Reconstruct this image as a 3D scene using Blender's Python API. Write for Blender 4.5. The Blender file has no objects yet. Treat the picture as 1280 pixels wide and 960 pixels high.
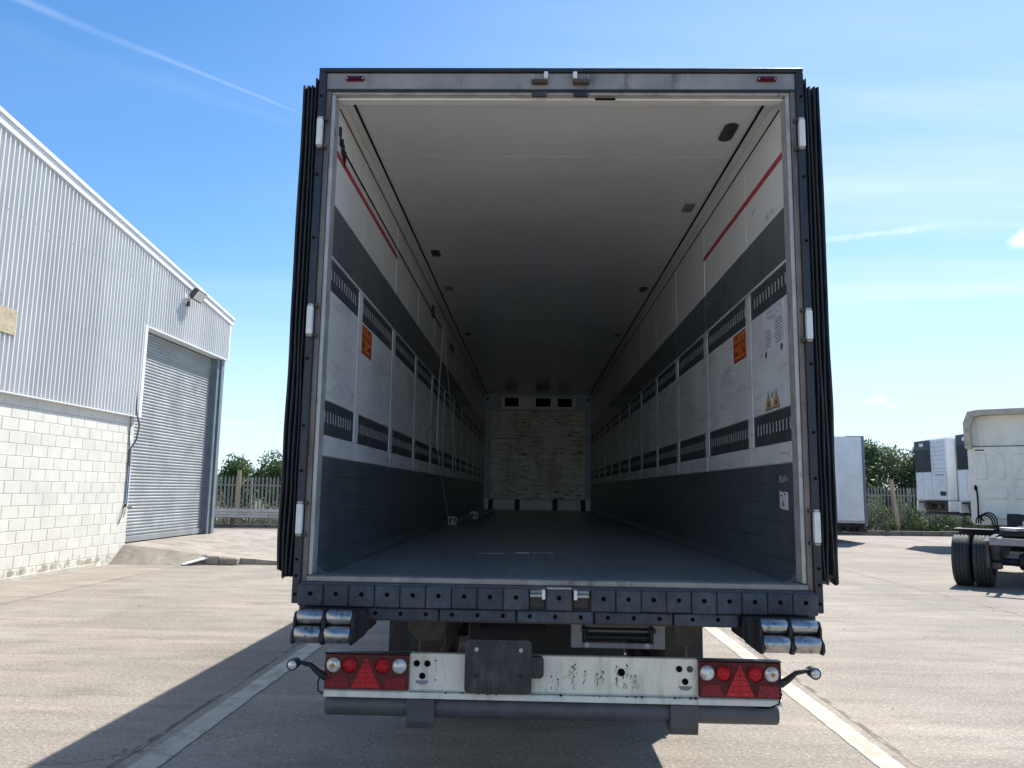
import bpy, bmesh, math, random
from mathutils import Vector, Matrix
random.seed(11)
R = math.radians
S = bpy.context.scene
COL = S.collection

# ------------------------------------------------------------------ camera
cam = bpy.data.cameras.new('camera')
cam.sensor_width = 36.0
cam.lens = 962.29 / 1280 * 36
cam.clip_start = 0.05
cam.clip_end = 3000
cam_o = bpy.data.objects.new('camera', cam)
COL.objects.link(cam_o)
cr = Vector((0.99955784, 0.02539564, 0.01546547))
cu = Vector((-0.01183082, -0.13749972, 0.99043115))
cf = Vector((-0.02727913, 0.99017619, 0.13713847))
cam_o.matrix_world = Matrix(((cr.x, cu.x, -cf.x, -0.1216), (cr.y, cu.y, -cf.y, -3.926),
                             (cr.z, cu.z, -cf.z, 1.7266), (0, 0, 0, 1)))
S.camera = cam_o

# ------------------------------------------------------------------ light
SUN = Vector((0.474, 0.70, 1.0)).normalized()
EL = math.asin(SUN.z)
AZ = math.atan2(SUN.x, SUN.y)
sl = bpy.data.lights.new('sun', 'SUN')
sl.energy = 4.9
sl.angle = R(0.5)
sl.color = (1.0, 0.955, 0.88)
so = bpy.data.objects.new('sun', sl)
COL.objects.link(so)
so.rotation_euler = (-SUN).to_track_quat('-Z', 'Y').to_euler()
so.location = (20, 30, 40)
S.view_settings.view_transform = 'Standard'
S.view_settings.look = 'None'
S.view_settings.gamma = 1.0
S.view_settings.use_curve_mapping = False
S.view_settings.exposure = 0.72
S.cycles.max_bounces = 16
S.cycles.diffuse_bounces = 14
S.cycles.glossy_bounces = 10
S.cycles.blur_glossy = 0.1
S.cycles.use_denoising = True


def nd(nt, typ, **kw):
    n = nt.nodes.new(typ)
    for k, v in kw.items():
        if k.startswith('i_'):
            n.inputs[k[2:]].default_value = v
        else:
            setattr(n, k, v)
    return n


def mth(nt, op, a, b=None, clamp=False):
    n = nt.nodes.new('ShaderNodeMath')
    n.operation = op
    n.use_clamp = clamp
    for i, v in enumerate((a, b)):
        if v is None:
            continue
        if isinstance(v, (int, float)):
            n.inputs[i].default_value = v
        else:
            nt.links.new(v, n.inputs[i])
    return n.outputs[0]


def ramp(nt, fac, a, b, lo=0.0, hi=1.0):
    n = nt.nodes.new('ShaderNodeMapRange')
    n.interpolation_type = 'SMOOTHSTEP'
    n.inputs['From Min'].default_value = a
    n.inputs['From Max'].default_value = b
    n.inputs['To Min'].default_value = lo
    n.inputs['To Max'].default_value = hi
    nt.links.new(fac, n.inputs['Value'])
    return n.outputs[0]


def build_world():
    w = bpy.data.worlds.new('World')
    S.world = w
    w.use_nodes = True
    nt = w.node_tree
    bg = nt.nodes['Background']
    sky = nd(nt, 'ShaderNodeTexSky', sky_type='NISHITA', sun_disc=False)
    sky.sun_elevation = EL
    sky.sun_rotation = AZ
    sky.altitude = 60
    sky.air_density = 1.0
    sky.dust_density = 0.15
    sky.ozone_density = 2.5
    tc = nd(nt, 'ShaderNodeTexCoord')
    d = tc.outputs['Generated']
    sep = nd(nt, 'ShaderNodeSeparateXYZ')
    nt.links.new(d, sep.inputs[0])
    # thin high cloud: direction projected on a high plane
    zc = mth(nt, 'MAXIMUM', sep.outputs[2], 0.04)
    px = mth(nt, 'DIVIDE', sep.outputs[0], zc)
    py = mth(nt, 'DIVIDE', sep.outputs[1], zc)
    cmb = nd(nt, 'ShaderNodeCombineXYZ')
    nt.links.new(px, cmb.inputs[0])
    nt.links.new(py, cmb.inputs[1])
    mp = nd(nt, 'ShaderNodeMapping')
    mp.inputs['Scale'].default_value = (0.42, 1.7, 1)
    mp.inputs['Rotation'].default_value = (0, 0, R(-24))
    mp.inputs['Location'].default_value = (3.7, 1.1, 0)
    nt.links.new(cmb.outputs[0], mp.inputs[0])
    n1 = nd(nt, 'ShaderNodeTexNoise', i_Scale=0.8, i_Detail=8.0, i_Roughness=0.55, i_Distortion=0.4)
    nt.links.new(mp.outputs[0], n1.inputs['Vector'])
    n2 = nd(nt, 'ShaderNodeTexNoise', i_Scale=0.32, i_Detail=2.0)
    nt.links.new(cmb.outputs[0], n2.inputs['Vector'])
    wisp = mth(nt, 'MULTIPLY', ramp(nt, n1.outputs[0], 0.36, 0.78), ramp(nt, n2.outputs[0], 0.34, 0.62, 0.25, 1.0))
    wisp = mth(nt, 'MULTIPLY', wisp, 0.75)
    # the haze of cirrus thickens towards the sun's side of the sky
    sd = nd(nt, 'ShaderNodeVectorMath', operation='DOT_PRODUCT')
    sd.inputs[1].default_value = Vector((0.80, 0.60, 0.0))
    nt.links.new(d, sd.inputs[0])
    veil = ramp(nt, sd.outputs['Value'], 0.05, 1.0, 0.0, 0.30)
    wisp = mth(nt, 'MULTIPLY', wisp, ramp(nt, sd.outputs['Value'], 0.1, 0.75, 0.12, 1.0))
    total = mth(nt, 'ADD', wisp, veil)
    nz = nd(nt, 'ShaderNodeTexNoise', i_Scale=9.0, i_Detail=5.0)
    nt.links.new(d, nz.inputs['Vector'])

    def trail(a, b, wid, amt, da, db):
        a = Vector(a).normalized()
        b = Vector(b).normalized()
        n = a.cross(b).normalized()
        t = (b - a).normalized()
        v = nd(nt, 'ShaderNodeVectorMath', operation='DOT_PRODUCT')
        v.inputs[1].default_value = n
        nt.links.new(d, v.inputs[0])
        v2 = nd(nt, 'ShaderNodeVectorMath', operation='DOT_PRODUCT')
        v2.inputs[1].default_value = t
        nt.links.new(d, v2.inputs[0])
        al = v2.outputs['Value']
        wv = mth(nt, 'MULTIPLY', mth(nt, 'SUBTRACT', nz.outputs[0], 0.5), wid * 1.6)
        dist = mth(nt, 'ABSOLUTE', mth(nt, 'ADD', v.outputs['Value'], wv))
        # wider at the old end
        k = ramp(nt, al, da, db, 1.8, 0.6)
        dist = mth(nt, 'DIVIDE', dist, k)
        f = ramp(nt, dist, 0.0, wid, 1.0, 0.0)
        ends = mth(nt, 'MULTIPLY', ramp(nt, al, da - 0.12, da + 0.02), ramp(nt, al, db - 0.03, db + 0.02, 1.0, 0.0))
        up = ramp(nt, sep.outputs[2], 0.1, 0.2)
        f = mth(nt, 'MULTIPLY', mth(nt, 'MULTIPLY', f, ends), up)
        f = mth(nt, 'MULTIPLY', f, mth(nt, 'MULTIPLY', ramp(nt, nz.outputs[0], 0.25, 0.7, 0.35, 1.0), amt))
        return f
    A, B = Vector((-0.52, 0.70, 0.48)), Vector((-0.28, 0.855, 0.44))
    t = (B.normalized() - A.normalized()).normalized()
    total = mth(nt, 'ADD', total, trail(A, B, 0.0036, 0.20, A.normalized().dot(t), B.normalized().dot(t)))
    A, B = Vector((-0.54, 0.71, 0.45)), Vector((-0.29, 0.865, 0.43))
    t = (B.normalized() - A.normalized()).normalized()
    total = mth(nt, 'ADD', total, trail(A, B, 0.012, 0.045, A.normalized().dot(t), B.normalized().dot(t)))
    # small low cumulus puffs
    n3 = nd(nt, 'ShaderNodeTexNoise', i_Scale=26.0, i_Detail=6.0, i_Roughness=0.6)
    nt.links.new(d, n3.inputs['Vector'])

    def puff(c, sx, sz, amt):
        c = Vector(c).normalized()
        mpp = nd(nt, 'ShaderNodeMapping', vector_type='TEXTURE')
        mpp.inputs['Location'].default_value = c
        mpp.inputs['Rotation'].default_value = (0, 0, -math.atan2(c.x, c.y))
        mpp.inputs['Scale'].default_value = (sx, 1.0, sz)
        nt.links.new(d, mpp.inputs[0])
        ln = nd(nt, 'ShaderNodeVectorMath', operation='LENGTH')
        nt.links.new(mpp.outputs[0], ln.inputs[0])
        q = mth(nt, 'ADD', ln.outputs['Value'], mth(nt, 'MULTIPLY', mth(nt, 'SUBTRACT', n3.outputs[0], 0.5), 2.4))
        return mth(nt, 'MULTIPLY', ramp(nt, q, 0.2, 1.0, 1.0, 0.0), amt)
    puffs = []
    for c, sx, sz, amt in (((0.522, 0.80, 0.274), 0.034, 0.012, 0.95), ((0.398, 0.865, 0.300), 0.085, 0.0055, 0.30), ((0.403, 0.907, 0.112), 0.017, 0.005, 0.5),
                           ((0.417, 0.90, 0.105), 0.011, 0.005, 0.35), ((-0.36, 0.92, 0.075), 0.03, 0.006, 0.25),
                           ((0.62, 0.76, 0.20), 0.05, 0.012, 0.5), ((-0.70, 0.69, 0.16), 0.05, 0.010, 0.35)):
        puffs.append(puff(c, sx, sz, amt))
    total = mth(nt, 'MINIMUM', total, 0.92)
    mix = nd(nt, 'ShaderNodeMix', data_type='RGBA')
    nt.links.new(total, mix.inputs['Factor'])
    hs = nd(nt, 'ShaderNodeHueSaturation', i_Saturation=1.24, i_Hue=0.5, i_Value=1.0)
    nt.links.new(sky.outputs[0], hs.inputs['Color'])
    hz = nd(nt, 'ShaderNodeMix', data_type='RGBA')     # even milky band above the horizon, all round
    nt.links.new(ramp(nt, sep.outputs[2], -0.02, 0.30, 0.80, 0.0), hz.inputs['Factor'])
    nt.links.new(hs.outputs[0], hz.inputs['A'])
    hz.inputs['B'].default_value = (3.95, 5.05, 6.2, 1)
    nt.links.new(hz.outputs['Result'], mix.inputs['A'])
    mix.inputs['B'].default_value = (4.2, 5.2, 6.7, 1)
    pt = puffs[0]
    for q in puffs[1:]:
        pt = mth(nt, 'ADD', pt, q)
    pt = mth(nt, 'MINIMUM', pt, 0.95)
    mix2 = nd(nt, 'ShaderNodeMix', data_type='RGBA')
    nt.links.new(pt, mix2.inputs['Factor'])
    nt.links.new(mix.outputs['Result'], mix2.inputs['A'])
    mix2.inputs['B'].default_value = (5.8, 6.3, 6.8, 1)
    nt.links.new(mix2.outputs['Result'], bg.inputs[0])
    bg.inputs[1].default_value = 0.12


build_world()


# ------------------------------------------------------------------ materials
def mat(name, col, rough=0.6, metal=0.0, var=0.12, vs=2.5, dirt=None, bump=None, coat=0.0, stretch=(1, 1, 1), spec=0.5, local=False, tone=0.0, rvar=0.08):
    m = bpy.data.materials.new(name)
    m.use_nodes = True
    nt = m.node_tree
    b = nt.nodes['Principled BSDF']
    b.inputs['Roughness'].default_value = rough
    b.inputs['Metallic'].default_value = metal
    b.inputs['Specular IOR Level'].default_value = spec
    if coat:
        b.inputs['Coat Weight'].default_value = coat
        b.inputs['Coat Roughness'].default_value = 0.08
    if local:
        pos = nd(nt, 'ShaderNodeTexCoord').outputs['Object']
    else:
        pos = nd(nt, 'ShaderNodeNewGeometry').outputs['Position']
    mp = nd(nt, 'ShaderNodeMapping')
    mp.inputs['Scale'].default_value = stretch
    nt.links.new(pos, mp.inputs[0])
    P = mp.outputs[0]
    n = nd(nt, 'ShaderNodeTexNoise', i_Scale=vs, i_Detail=6.0, i_Roughness=0.6)
    nt.links.new(P, n.inputs['Vector'])
    mx = nd(nt, 'ShaderNodeMix', data_type='RGBA')
    nt.links.new(ramp(nt, n.outputs[0], 0.3, 0.7), mx.inputs['Factor'])
    mx.inputs['A'].default_value = tuple(c * (1 - var) for c in col) + (1,)
    mx.inputs['B'].default_value = tuple(min(1, c * (1 + var)) for c in col) + (1,)
    out = mx.outputs['Result']
    if dirt:
        for (dc, ds, lo, hi, dst, amt) in dirt:
            mp2 = nd(nt, 'ShaderNodeMapping')
            mp2.inputs['Scale'].default_value = dst
            mp2.inputs['Location'].default_value = (ds * 1.7, 0.3, ds)
            nt.links.new(pos, mp2.inputs[0])
            n2 = nd(nt, 'ShaderNodeTexNoise', i_Scale=ds, i_Detail=8.0, i_Roughness=0.62)
            nt.links.new(mp2.outputs[0], n2.inputs['Vector'])
            m2 = nd(nt, 'ShaderNodeMix', data_type='RGBA')
            nt.links.new(ramp(nt, n2.outputs[0], lo, hi, 0, amt), m2.inputs['Factor'])
            nt.links.new(out, m2.inputs['A'])
            m2.inputs['B'].default_value = tuple(dc) + (1,)
            out = m2.outputs['Result']
    if tone:
        oi = nd(nt, 'ShaderNodeObjectInfo')
        hv = nd(nt, 'ShaderNodeHueSaturation')
        nt.links.new(ramp(nt, oi.outputs['Random'], 0, 1, 1 - tone, 1 + tone), hv.inputs['Value'])
        nt.links.new(out, hv.inputs['Color'])
        out = hv.outputs[0]
    nt.links.new(out, b.inputs['Base Color'])
    rr = ramp(nt, n.outputs[0], 0.3, 0.7, max(0.02, rough - rvar), min(1, rough + rvar))
    nt.links.new(rr, b.inputs['Roughness'])
    if bump:
        st, sc, bst = bump
        mp3 = nd(nt, 'ShaderNodeMapping')
        mp3.inputs['Scale'].default_value = bst
        nt.links.new(pos, mp3.inputs[0])
        n3 = nd(nt, 'ShaderNodeTexNoise', i_Scale=sc, i_Detail=5.0)
        nt.links.new(mp3.outputs[0], n3.inputs['Vector'])
        bp = nd(nt, 'ShaderNodeBump')
        bp.inputs['Strength'].default_value = st
        bp.inputs['Distance'].default_value = 0.02
        nt.links.new(n3.outputs[0], bp.inputs['Height'])
        nt.links.new(bp.outputs[0], b.inputs['Normal'])
    return m


U3 = (1, 1, 1)
GR = (0.05, 0.045, 0.04)
M = {}
M['white_wall'] = mat('white_wall_panel', (0.80, 0.81, 0.81), 0.22, rvar=0.02, var=0.10, vs=1.6,
                      dirt=[((0.42, 0.43, 0.43), 5, 0.50, 0.74, (1, 0.5, 3.0), 0.6), ((0.30, 0.30, 0.31), 14, 0.60, 0.70, (1, 0.25, 5.0), 0.7), ((0.12, 0.12, 0.13), 26, 0.66, 0.76, (1, 0.7, 2.2), 0.7),
                            ((0.75, 0.76, 0.76), 19, 0.66, 0.74, (1, 2, 0.6), 0.6)])
M['white_upper'] = mat('white_upper_wall', (0.85, 0.84, 0.82), 0.18, rvar=0.02, var=0.05, vs=1.2,
                       dirt=[((0.40, 0.39, 0.37), 5, 0.55, 0.8, U3, 0.35), ((0.2, 0.2, 0.2), 34, 0.70, 0.78, (1, 1, 1.4), 0.6)])
M['ceiling'] = mat('trailer_ceiling', (0.87, 0.87, 0.86), 0.16, rvar=0.01, var=0.05, vs=0.9,
                   dirt=[((0.60, 0.58, 0.54), 3.0, 0.55, 0.8, (1, 0.6, 1), 0.35), ((0.25, 0.24, 0.22), 22, 0.72, 0.8, (1, 1.6, 1), 0.5)],
                   bump=(0.02, 6, (1, 0.5, 1)))
M['grey_band'] = mat('grey_wall_band', (0.115, 0.122, 0.13), 0.22, rvar=0.02, var=0.12, vs=3,
                     dirt=[((0.22, 0.22, 0.22), 30, 0.68, 0.78, (1, 1, 1), 0.5)])
M['track'] = mat('dark_track_plate', (0.055, 0.065, 0.072), 0.45, var=0.15, vs=8,
                 dirt=[((0.22, 0.22, 0.22), 40, 0.66, 0.78, (1, 1, 1), 0.4)])
M['slot'] = mat('slot_lip_painted_glint', (0.60, 0.60, 0.58), 0.35, metal=0.0, var=0.25, vs=30)  # pale colour stands in for light reflected off the slot edges
M['kick'] = mat('dark_kick_plate', (0.098, 0.120, 0.130), 0.34, metal=0.15, rvar=0.01, var=0.2, vs=4,
                dirt=[((0.16, 0.17, 0.17), 6, 0.55, 0.8, (1, 0.25, 5), 0.5), ((0.015, 0.02, 0.02), 8, 0.58, 0.75, (1, 0.12, 7), 0.7)])
M['floor'] = mat('trailer_floor', (0.185, 0.215, 0.226), 0.30, rvar=0.0, var=0.15, vs=2.2,
                 dirt=[((0.30, 0.32, 0.32), 3.0, 0.5, 0.8, (1.2, 0.5, 1), 0.45), ((0.36, 0.38, 0.38), 4, 0.5, 0.75, (4, 0.07, 1), 0.45), ((0.09, 0.10, 0.105), 6, 0.54, 0.75, (5, 0.05, 1), 0.45), 
                       ((0.30, 0.31, 0.30), 60, 0.70, 0.78, U3, 0.4)], bump=(0.05, 120, U3))
M['steel'] = mat('stained_steel', (0.33, 0.30, 0.275), 0.48, metal=0.25, var=0.18, vs=4,
                 dirt=[((0.10, 0.075, 0.055), 5, 0.52, 0.75, (2, 2, 0.7), 0.75), ((0.42, 0.42, 0.42), 12, 0.62, 0.75, (1, 1, 0.3), 0.5)])
M['rust_steel'] = mat('rust_stained_steel', (0.20, 0.165, 0.145), 0.5, metal=0.2, var=0.25, vs=5,
                      dirt=[((0.07, 0.045, 0.03), 5, 0.5, 0.72, (2, 2, 0.5), 0.7), ((0.34, 0.32, 0.30), 14, 0.60, 0.74, (1, 1, 0.3), 0.5)])
M['alu'] = mat('worn_aluminium', (0.46, 0.45, 0.43), 0.45, metal=0.3, var=0.15, vs=9,
               dirt=[((0.15, 0.15, 0.15), 20, 0.58, 0.72, (1, 1, 0.4), 0.7)])
M['dark_frame'] = mat('dark_painted_frame', (0.022, 0.026, 0.034), 0.42, var=0.25, vs=9,
                      dirt=[((0.10, 0.095, 0.09), 14, 0.6, 0.8, U3, 0.4)])
M['rubber'] = mat('black_rubber', (0.020, 0.021, 0.024), 0.55, var=0.3, vs=12, spec=0.4,
                  dirt=[((0.085, 0.085, 0.088), 9, 0.52, 0.8, (1, 1, 0.5), 0.55)], bump=(0.1, 60, U3))
M['block'] = mat('grey_rubber_block', (0.052, 0.060, 0.074), 0.6, var=0.3, vs=16, spec=0.4,
                 dirt=[((0.12, 0.12, 0.125), 24, 0.54, 0.78, (1.5, 1, 0.6), 0.7), ((0.13, 0.095, 0.065), 7, 0.52, 0.75, (1.5, 1, 0.6), 0.6), ((0.22, 0.22, 0.22), 60, 0.62, 0.72, (3, 1, 0.5), 0.6)], bump=(0.2, 70, U3), tone=0.18)
M['black'] = mat('black_hole', (0.004, 0.004, 0.005), 0.9, var=0.2, spec=0.1)
M['under'] = mat('black_undercarriage', (0.012, 0.015, 0.020), 0.6, var=0.4, vs=6,
                 dirt=[((0.05, 0.045, 0.04), 9, 0.52, 0.8, U3, 0.6)])
M['rust'] = mat('rusty_chassis', (0.075, 0.065, 0.055), 0.7, var=0.3, vs=10,
                dirt=[((0.14, 0.07, 0.035), 9, 0.5, 0.75, U3, 0.6)], bump=(0.2, 60, U3))
M['chrome'] = mat('polished_roller', (0.42, 0.41, 0.40), 0.30, metal=0.9, var=0.1, vs=20,
                  dirt=[((0.16, 0.12, 0.09), 18, 0.50, 0.70, (1.5, 1, 1), 0.8), ((0.03, 0.03, 0.03), 45, 0.58, 0.68, U3, 0.9)])
M['hinge'] = mat('pale_hinge_paint', (0.78, 0.78, 0.76), 0.4, var=0.08, vs=20,
                 dirt=[((0.2, 0.19, 0.17), 28, 0.6, 0.74, (2, 1, 0.4), 0.6)])
M['cream_paint'] = mat('cream_bumper_paint', (0.84, 0.775, 0.625), 0.38, var=0.06, vs=6,
                       dirt=[((0.42, 0.37, 0.28), 6, 0.48, 0.75, (2.5, 1, 0.5), 0.6), ((0.30, 0.22, 0.13), 16, 0.62, 0.76, (3, 1, 0.35), 0.6), ((0.06, 0.055, 0.05), 42, 0.69, 0.75, (1.4, 1, 0.5), 0.8)])
M['plate_black'] = mat('black_plastic', (0.022, 0.024, 0.028), 0.42, var=0.25, vs=20,
                       dirt=[((0.10, 0.095, 0.09), 9, 0.46, 0.7, (2, 1, 0.6), 0.6), ((0.14, 0.13, 0.12), 50, 0.58, 0.72, U3, 0.6)])
M['tube'] = mat('grey_steel_tube', (0.085, 0.086, 0.088), 0.5, metal=0.0, var=0.15, vs=12,
                dirt=[((0.13, 0.125, 0.115), 12, 0.5, 0.8, U3, 0.5)])
M['grey_metal'] = mat('grey_painted_plate', (0.24, 0.24, 0.25), 0.5, var=0.12, vs=14,
                      dirt=[((0.10, 0.095, 0.09), 18, 0.52, 0.75, U3, 0.5)])
M['red_lens'] = mat('red_lamp_lens', (0.26, 0.002, 0.010), 0.14, var=0.3, vs=70, spec=0.5, bump=(0.6, 140, U3))
M['bright_red'] = mat('bright_red_reflector', (0.56, 0.005, 0.014), 0.16, var=0.3, vs=90, spec=0.5, bump=(0.5, 160, U3))
M['dark_red'] = mat('dark_red_lamp_body', (0.085, 0.0015, 0.008), 0.1, var=0.3, vs=30, spec=0.4)
M['clear_lens'] = mat('clear_lamp_lens', (0.72, 0.72, 0.72), 0.12, metal=0.35, var=0.25, vs=70, coat=0.5)
M['amber'] = mat('amber_bulb', (0.55, 0.26, 0.10), 0.25, var=0.2, vs=50)
M['red_tape'] = mat('red_line_tape', (0.46, 0.035, 0.045), 0.45, var=0.12, vs=9, dirt=[((0.25, 0.03, 0.03), 30, 0.55, 0.75, U3, 0.6)])
M['sign_red'] = mat('red_notice', (0.40, 0.018, 0.010), 0.4, var=0.12, vs=14)
M['sign_yellow'] = mat('yellow_lettering', (0.62, 0.24, 0.03), 0.45, var=0.25, vs=80)
M['tri_yellow'] = mat('yellow_triangle', (0.68, 0.38, 0.02), 0.45, var=0.1, vs=30)
M['sticker'] = mat('white_sticker', (0.66, 0.68, 0.72), 0.5, var=0.06, vs=12)
M['ink'] = mat('dark_print', (0.10, 0.10, 0.14), 0.6, var=0.3, vs=60)
M['board'] = mat('scuffed_bulkhead_board', (0.93, 0.87, 0.74), 0.55, var=0.10, vs=5, stretch=(0.7, 1, 2),
                 dirt=[((0.62, 0.46, 0.26), 2.6, 0.46, 0.66, (1.6, 1, 0.5), 0.65), ((0.40, 0.37, 0.32), 9, 0.52, 0.66, (0.35, 1, 4.5), 0.8),
                       ((0.05, 0.045, 0.04), 9, 0.56, 0.64, (0.45, 1, 3.6), 0.9), ((0.04, 0.035, 0.03), 20, 0.61, 0.68, (0.4, 1, 2.6), 0.9),
                       ((0.95, 0.93, 0.88), 22, 0.62, 0.70, (0.6, 1, 1.8), 0.9)])
M['bulk_grey'] = mat('grey_bulkhead', (0.46, 0.51, 0.55), 0.5, var=0.1, vs=6)
M['bulk_pale'] = mat('pale_bulkhead', (0.88, 0.88, 0.86), 0.5, var=0.1, vs=6)
M['rope'] = mat('white_cord', (0.55, 0.55, 0.50), 0.8, var=0.2, vs=60)
M['white_paint'] = mat('white_body_paint', (0.84, 0.84, 0.83), 0.32, var=0.05, vs=1.5, dirt=[((0.5, 0.5, 0.48), 2.2, 0.5, 0.8, (1, 1, 0.3), 0.4)])
M['warm_bounce_side'] = mat('white_side_bounce_tint', (0.72, 0.70, 0.58), 0.35, var=0.05, vs=1.5)  # shaded white side, warm light bounced off the ground put into the colour
M['dark_grille'] = mat('dark_grille', (0.006, 0.007, 0.010), 0.5, var=0.3, vs=20)
M['cab'] = mat('dirty_white_cab', (0.76, 0.745, 0.65), 0.4, var=0.06, vs=3,
               dirt=[((0.40, 0.38, 0.32), 2.6, 0.52, 0.8, (1, 1, 0.6), 0.45)])
M['cab_edge'] = mat('dirty_fairing_edge', (0.44, 0.40, 0.33), 0.5, var=0.15, vs=5,
                    dirt=[((0.18, 0.15, 0.12), 6, 0.5, 0.75, U3, 0.6)])
M['tyre'] = mat('tyre_rubber', (0.028, 0.029, 0.032), 0.75, var=0.25, vs=14, dirt=[((0.10, 0.095, 0.085), 18, 0.5, 0.75, U3, 0.5)])
M['fence'] = mat('galvanised_pale', (0.235, 0.25, 0.235), 0.55, metal=0.25, var=0.15, vs=3)
M['armco'] = mat('galvanised_rail', (0.42, 0.42, 0.42), 0.5, metal=0.3, var=0.15, vs=3, dirt=[((0.16, 0.11, 0.07), 3, 0.55, 0.75, U3, 0.5)])
M['timber'] = mat('weathered_post', (0.36, 0.29, 0.20), 0.8, var=0.2, vs=6, stretch=(3, 3, 0.6))
M['clad'] = mat('white_cladding', (0.61, 0.615, 0.60), 0.4, metal=0.0, var=0.04, vs=0.7,
                dirt=[((0.50, 0.52, 0.55), 1.3, 0.5, 0.8, (1, 4, 0.3), 0.35)], tone=0.05)
M['clad_trim'] = mat('white_trim', (0.76, 0.78, 0.80), 0.4, var=0.04, vs=1.5, dirt=[((0.50, 0.47, 0.40), 2.4, 0.6, 0.8, U3, 0.35)])
M['shutter'] = mat('galvanised_shutter', (0.30, 0.32, 0.322), 0.42, metal=0.25, var=0.10, vs=1.6,
                   dirt=[((0.22, 0.235, 0.24), 2.0, 0.5, 0.75, (1, 0.4, 3), 0.5)], tone=0.06)
M['shutter_dark'] = mat('grey_steel_column', (0.17, 0.20, 0.23), 0.45, metal=0.2, var=0.15, vs=2)
M['plywood'] = mat('weathered_plywood', (0.45, 0.38, 0.25), 0.8, var=0.15, vs=6, dirt=[((0.16, 0.12, 0.08), 16, 0.6, 0.72, U3, 0.7)])
M['joint'] = mat('joint_sealant', (0.10, 0.086, 0.070), 0.85, var=0.25, vs=8, dirt=[((0.30, 0.255, 0.20), 9, 0.44, 0.60, (1, 0.5, 1), 0.85)])
M['cable'] = mat('grey_conduit', (0.13, 0.14, 0.16), 0.5)
M['blue_pipe'] = mat('blue_pipe', (0.25, 0.40, 0.60), 0.4)
M['bark'] = mat('bark', (0.10, 0.08, 0.06), 0.85, var=0.25, vs=9)
M['kerb'] = mat('dark_kerb_stone', (0.12, 0.11, 0.10), 0.85, var=0.25, vs=4)
M['field'] = mat('rough_grass_field', (0.10, 0.11, 0.045), 0.9, var=0.35, vs=0.6)


def leaf_mat(name, c1, c2):
    m = bpy.data.materials.new(name)
    m.use_nodes = True
    nt = m.node_tree
    b = nt.nodes['Principled BSDF']
    g = nd(nt, 'ShaderNodeNewGeometry')
    n = nd(nt, 'ShaderNodeTexNoise', i_Scale=1.1, i_Detail=4.0)
    nt.links.new(g.outputs['Position'], n.inputs['Vector'])
    f = mth(nt, 'ADD', mth(nt, 'MULTIPLY', g.outputs['Random Per Island'], 0.55), mth(nt, 'MULTIPLY', ramp(nt, n.outputs[0], 0.3, 0.7), 0.45))
    mx = nd(nt, 'ShaderNodeMix', data_type='RGBA')
    nt.links.new(f, mx.inputs['Factor'])
    mx.inputs['A'].default_value = c1 + (1,)
    mx.inputs['B'].default_value = c2 + (1,)
    nt.links.new(mx.outputs['Result'], b.inputs['Base Color'])
    b.inputs['Roughness'].default_value = 0.55
    b.inputs['Transmission Weight'].default_value = 0.0
    tr = nd(nt, 'ShaderNodeBsdfTranslucent')
    nt.links.new(mx.outputs['Result'], tr.inputs[0])
    ms = nd(nt, 'ShaderNodeMixShader')
    ms.inputs[0].default_value = 0.35
    nt.links.new(b.outputs[0], ms.inputs[1])
    nt.links.new(tr.outputs[0], ms.inputs[2])
    nt.links.new(ms.outputs[0], nt.nodes['Material Output'].inputs[0])
    return m


M['leaf'] = leaf_mat('green_leaves', (0.045, 0.08, 0.028), (0.16, 0.22, 0.075))
M['leaf_dark'] = leaf_mat('dark_green_leaves', (0.05, 0.08, 0.034), (0.16, 0.21, 0.085))
M['leaf_pale'] = leaf_mat('pale_bramble_leaves', (0.10, 0.14, 0.05), (0.34, 0.36, 0.22))
M['dry'] = leaf_mat('dry_brown_stems', (0.14, 0.12, 0.09), (0.34, 0.30, 0.23))


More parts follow.
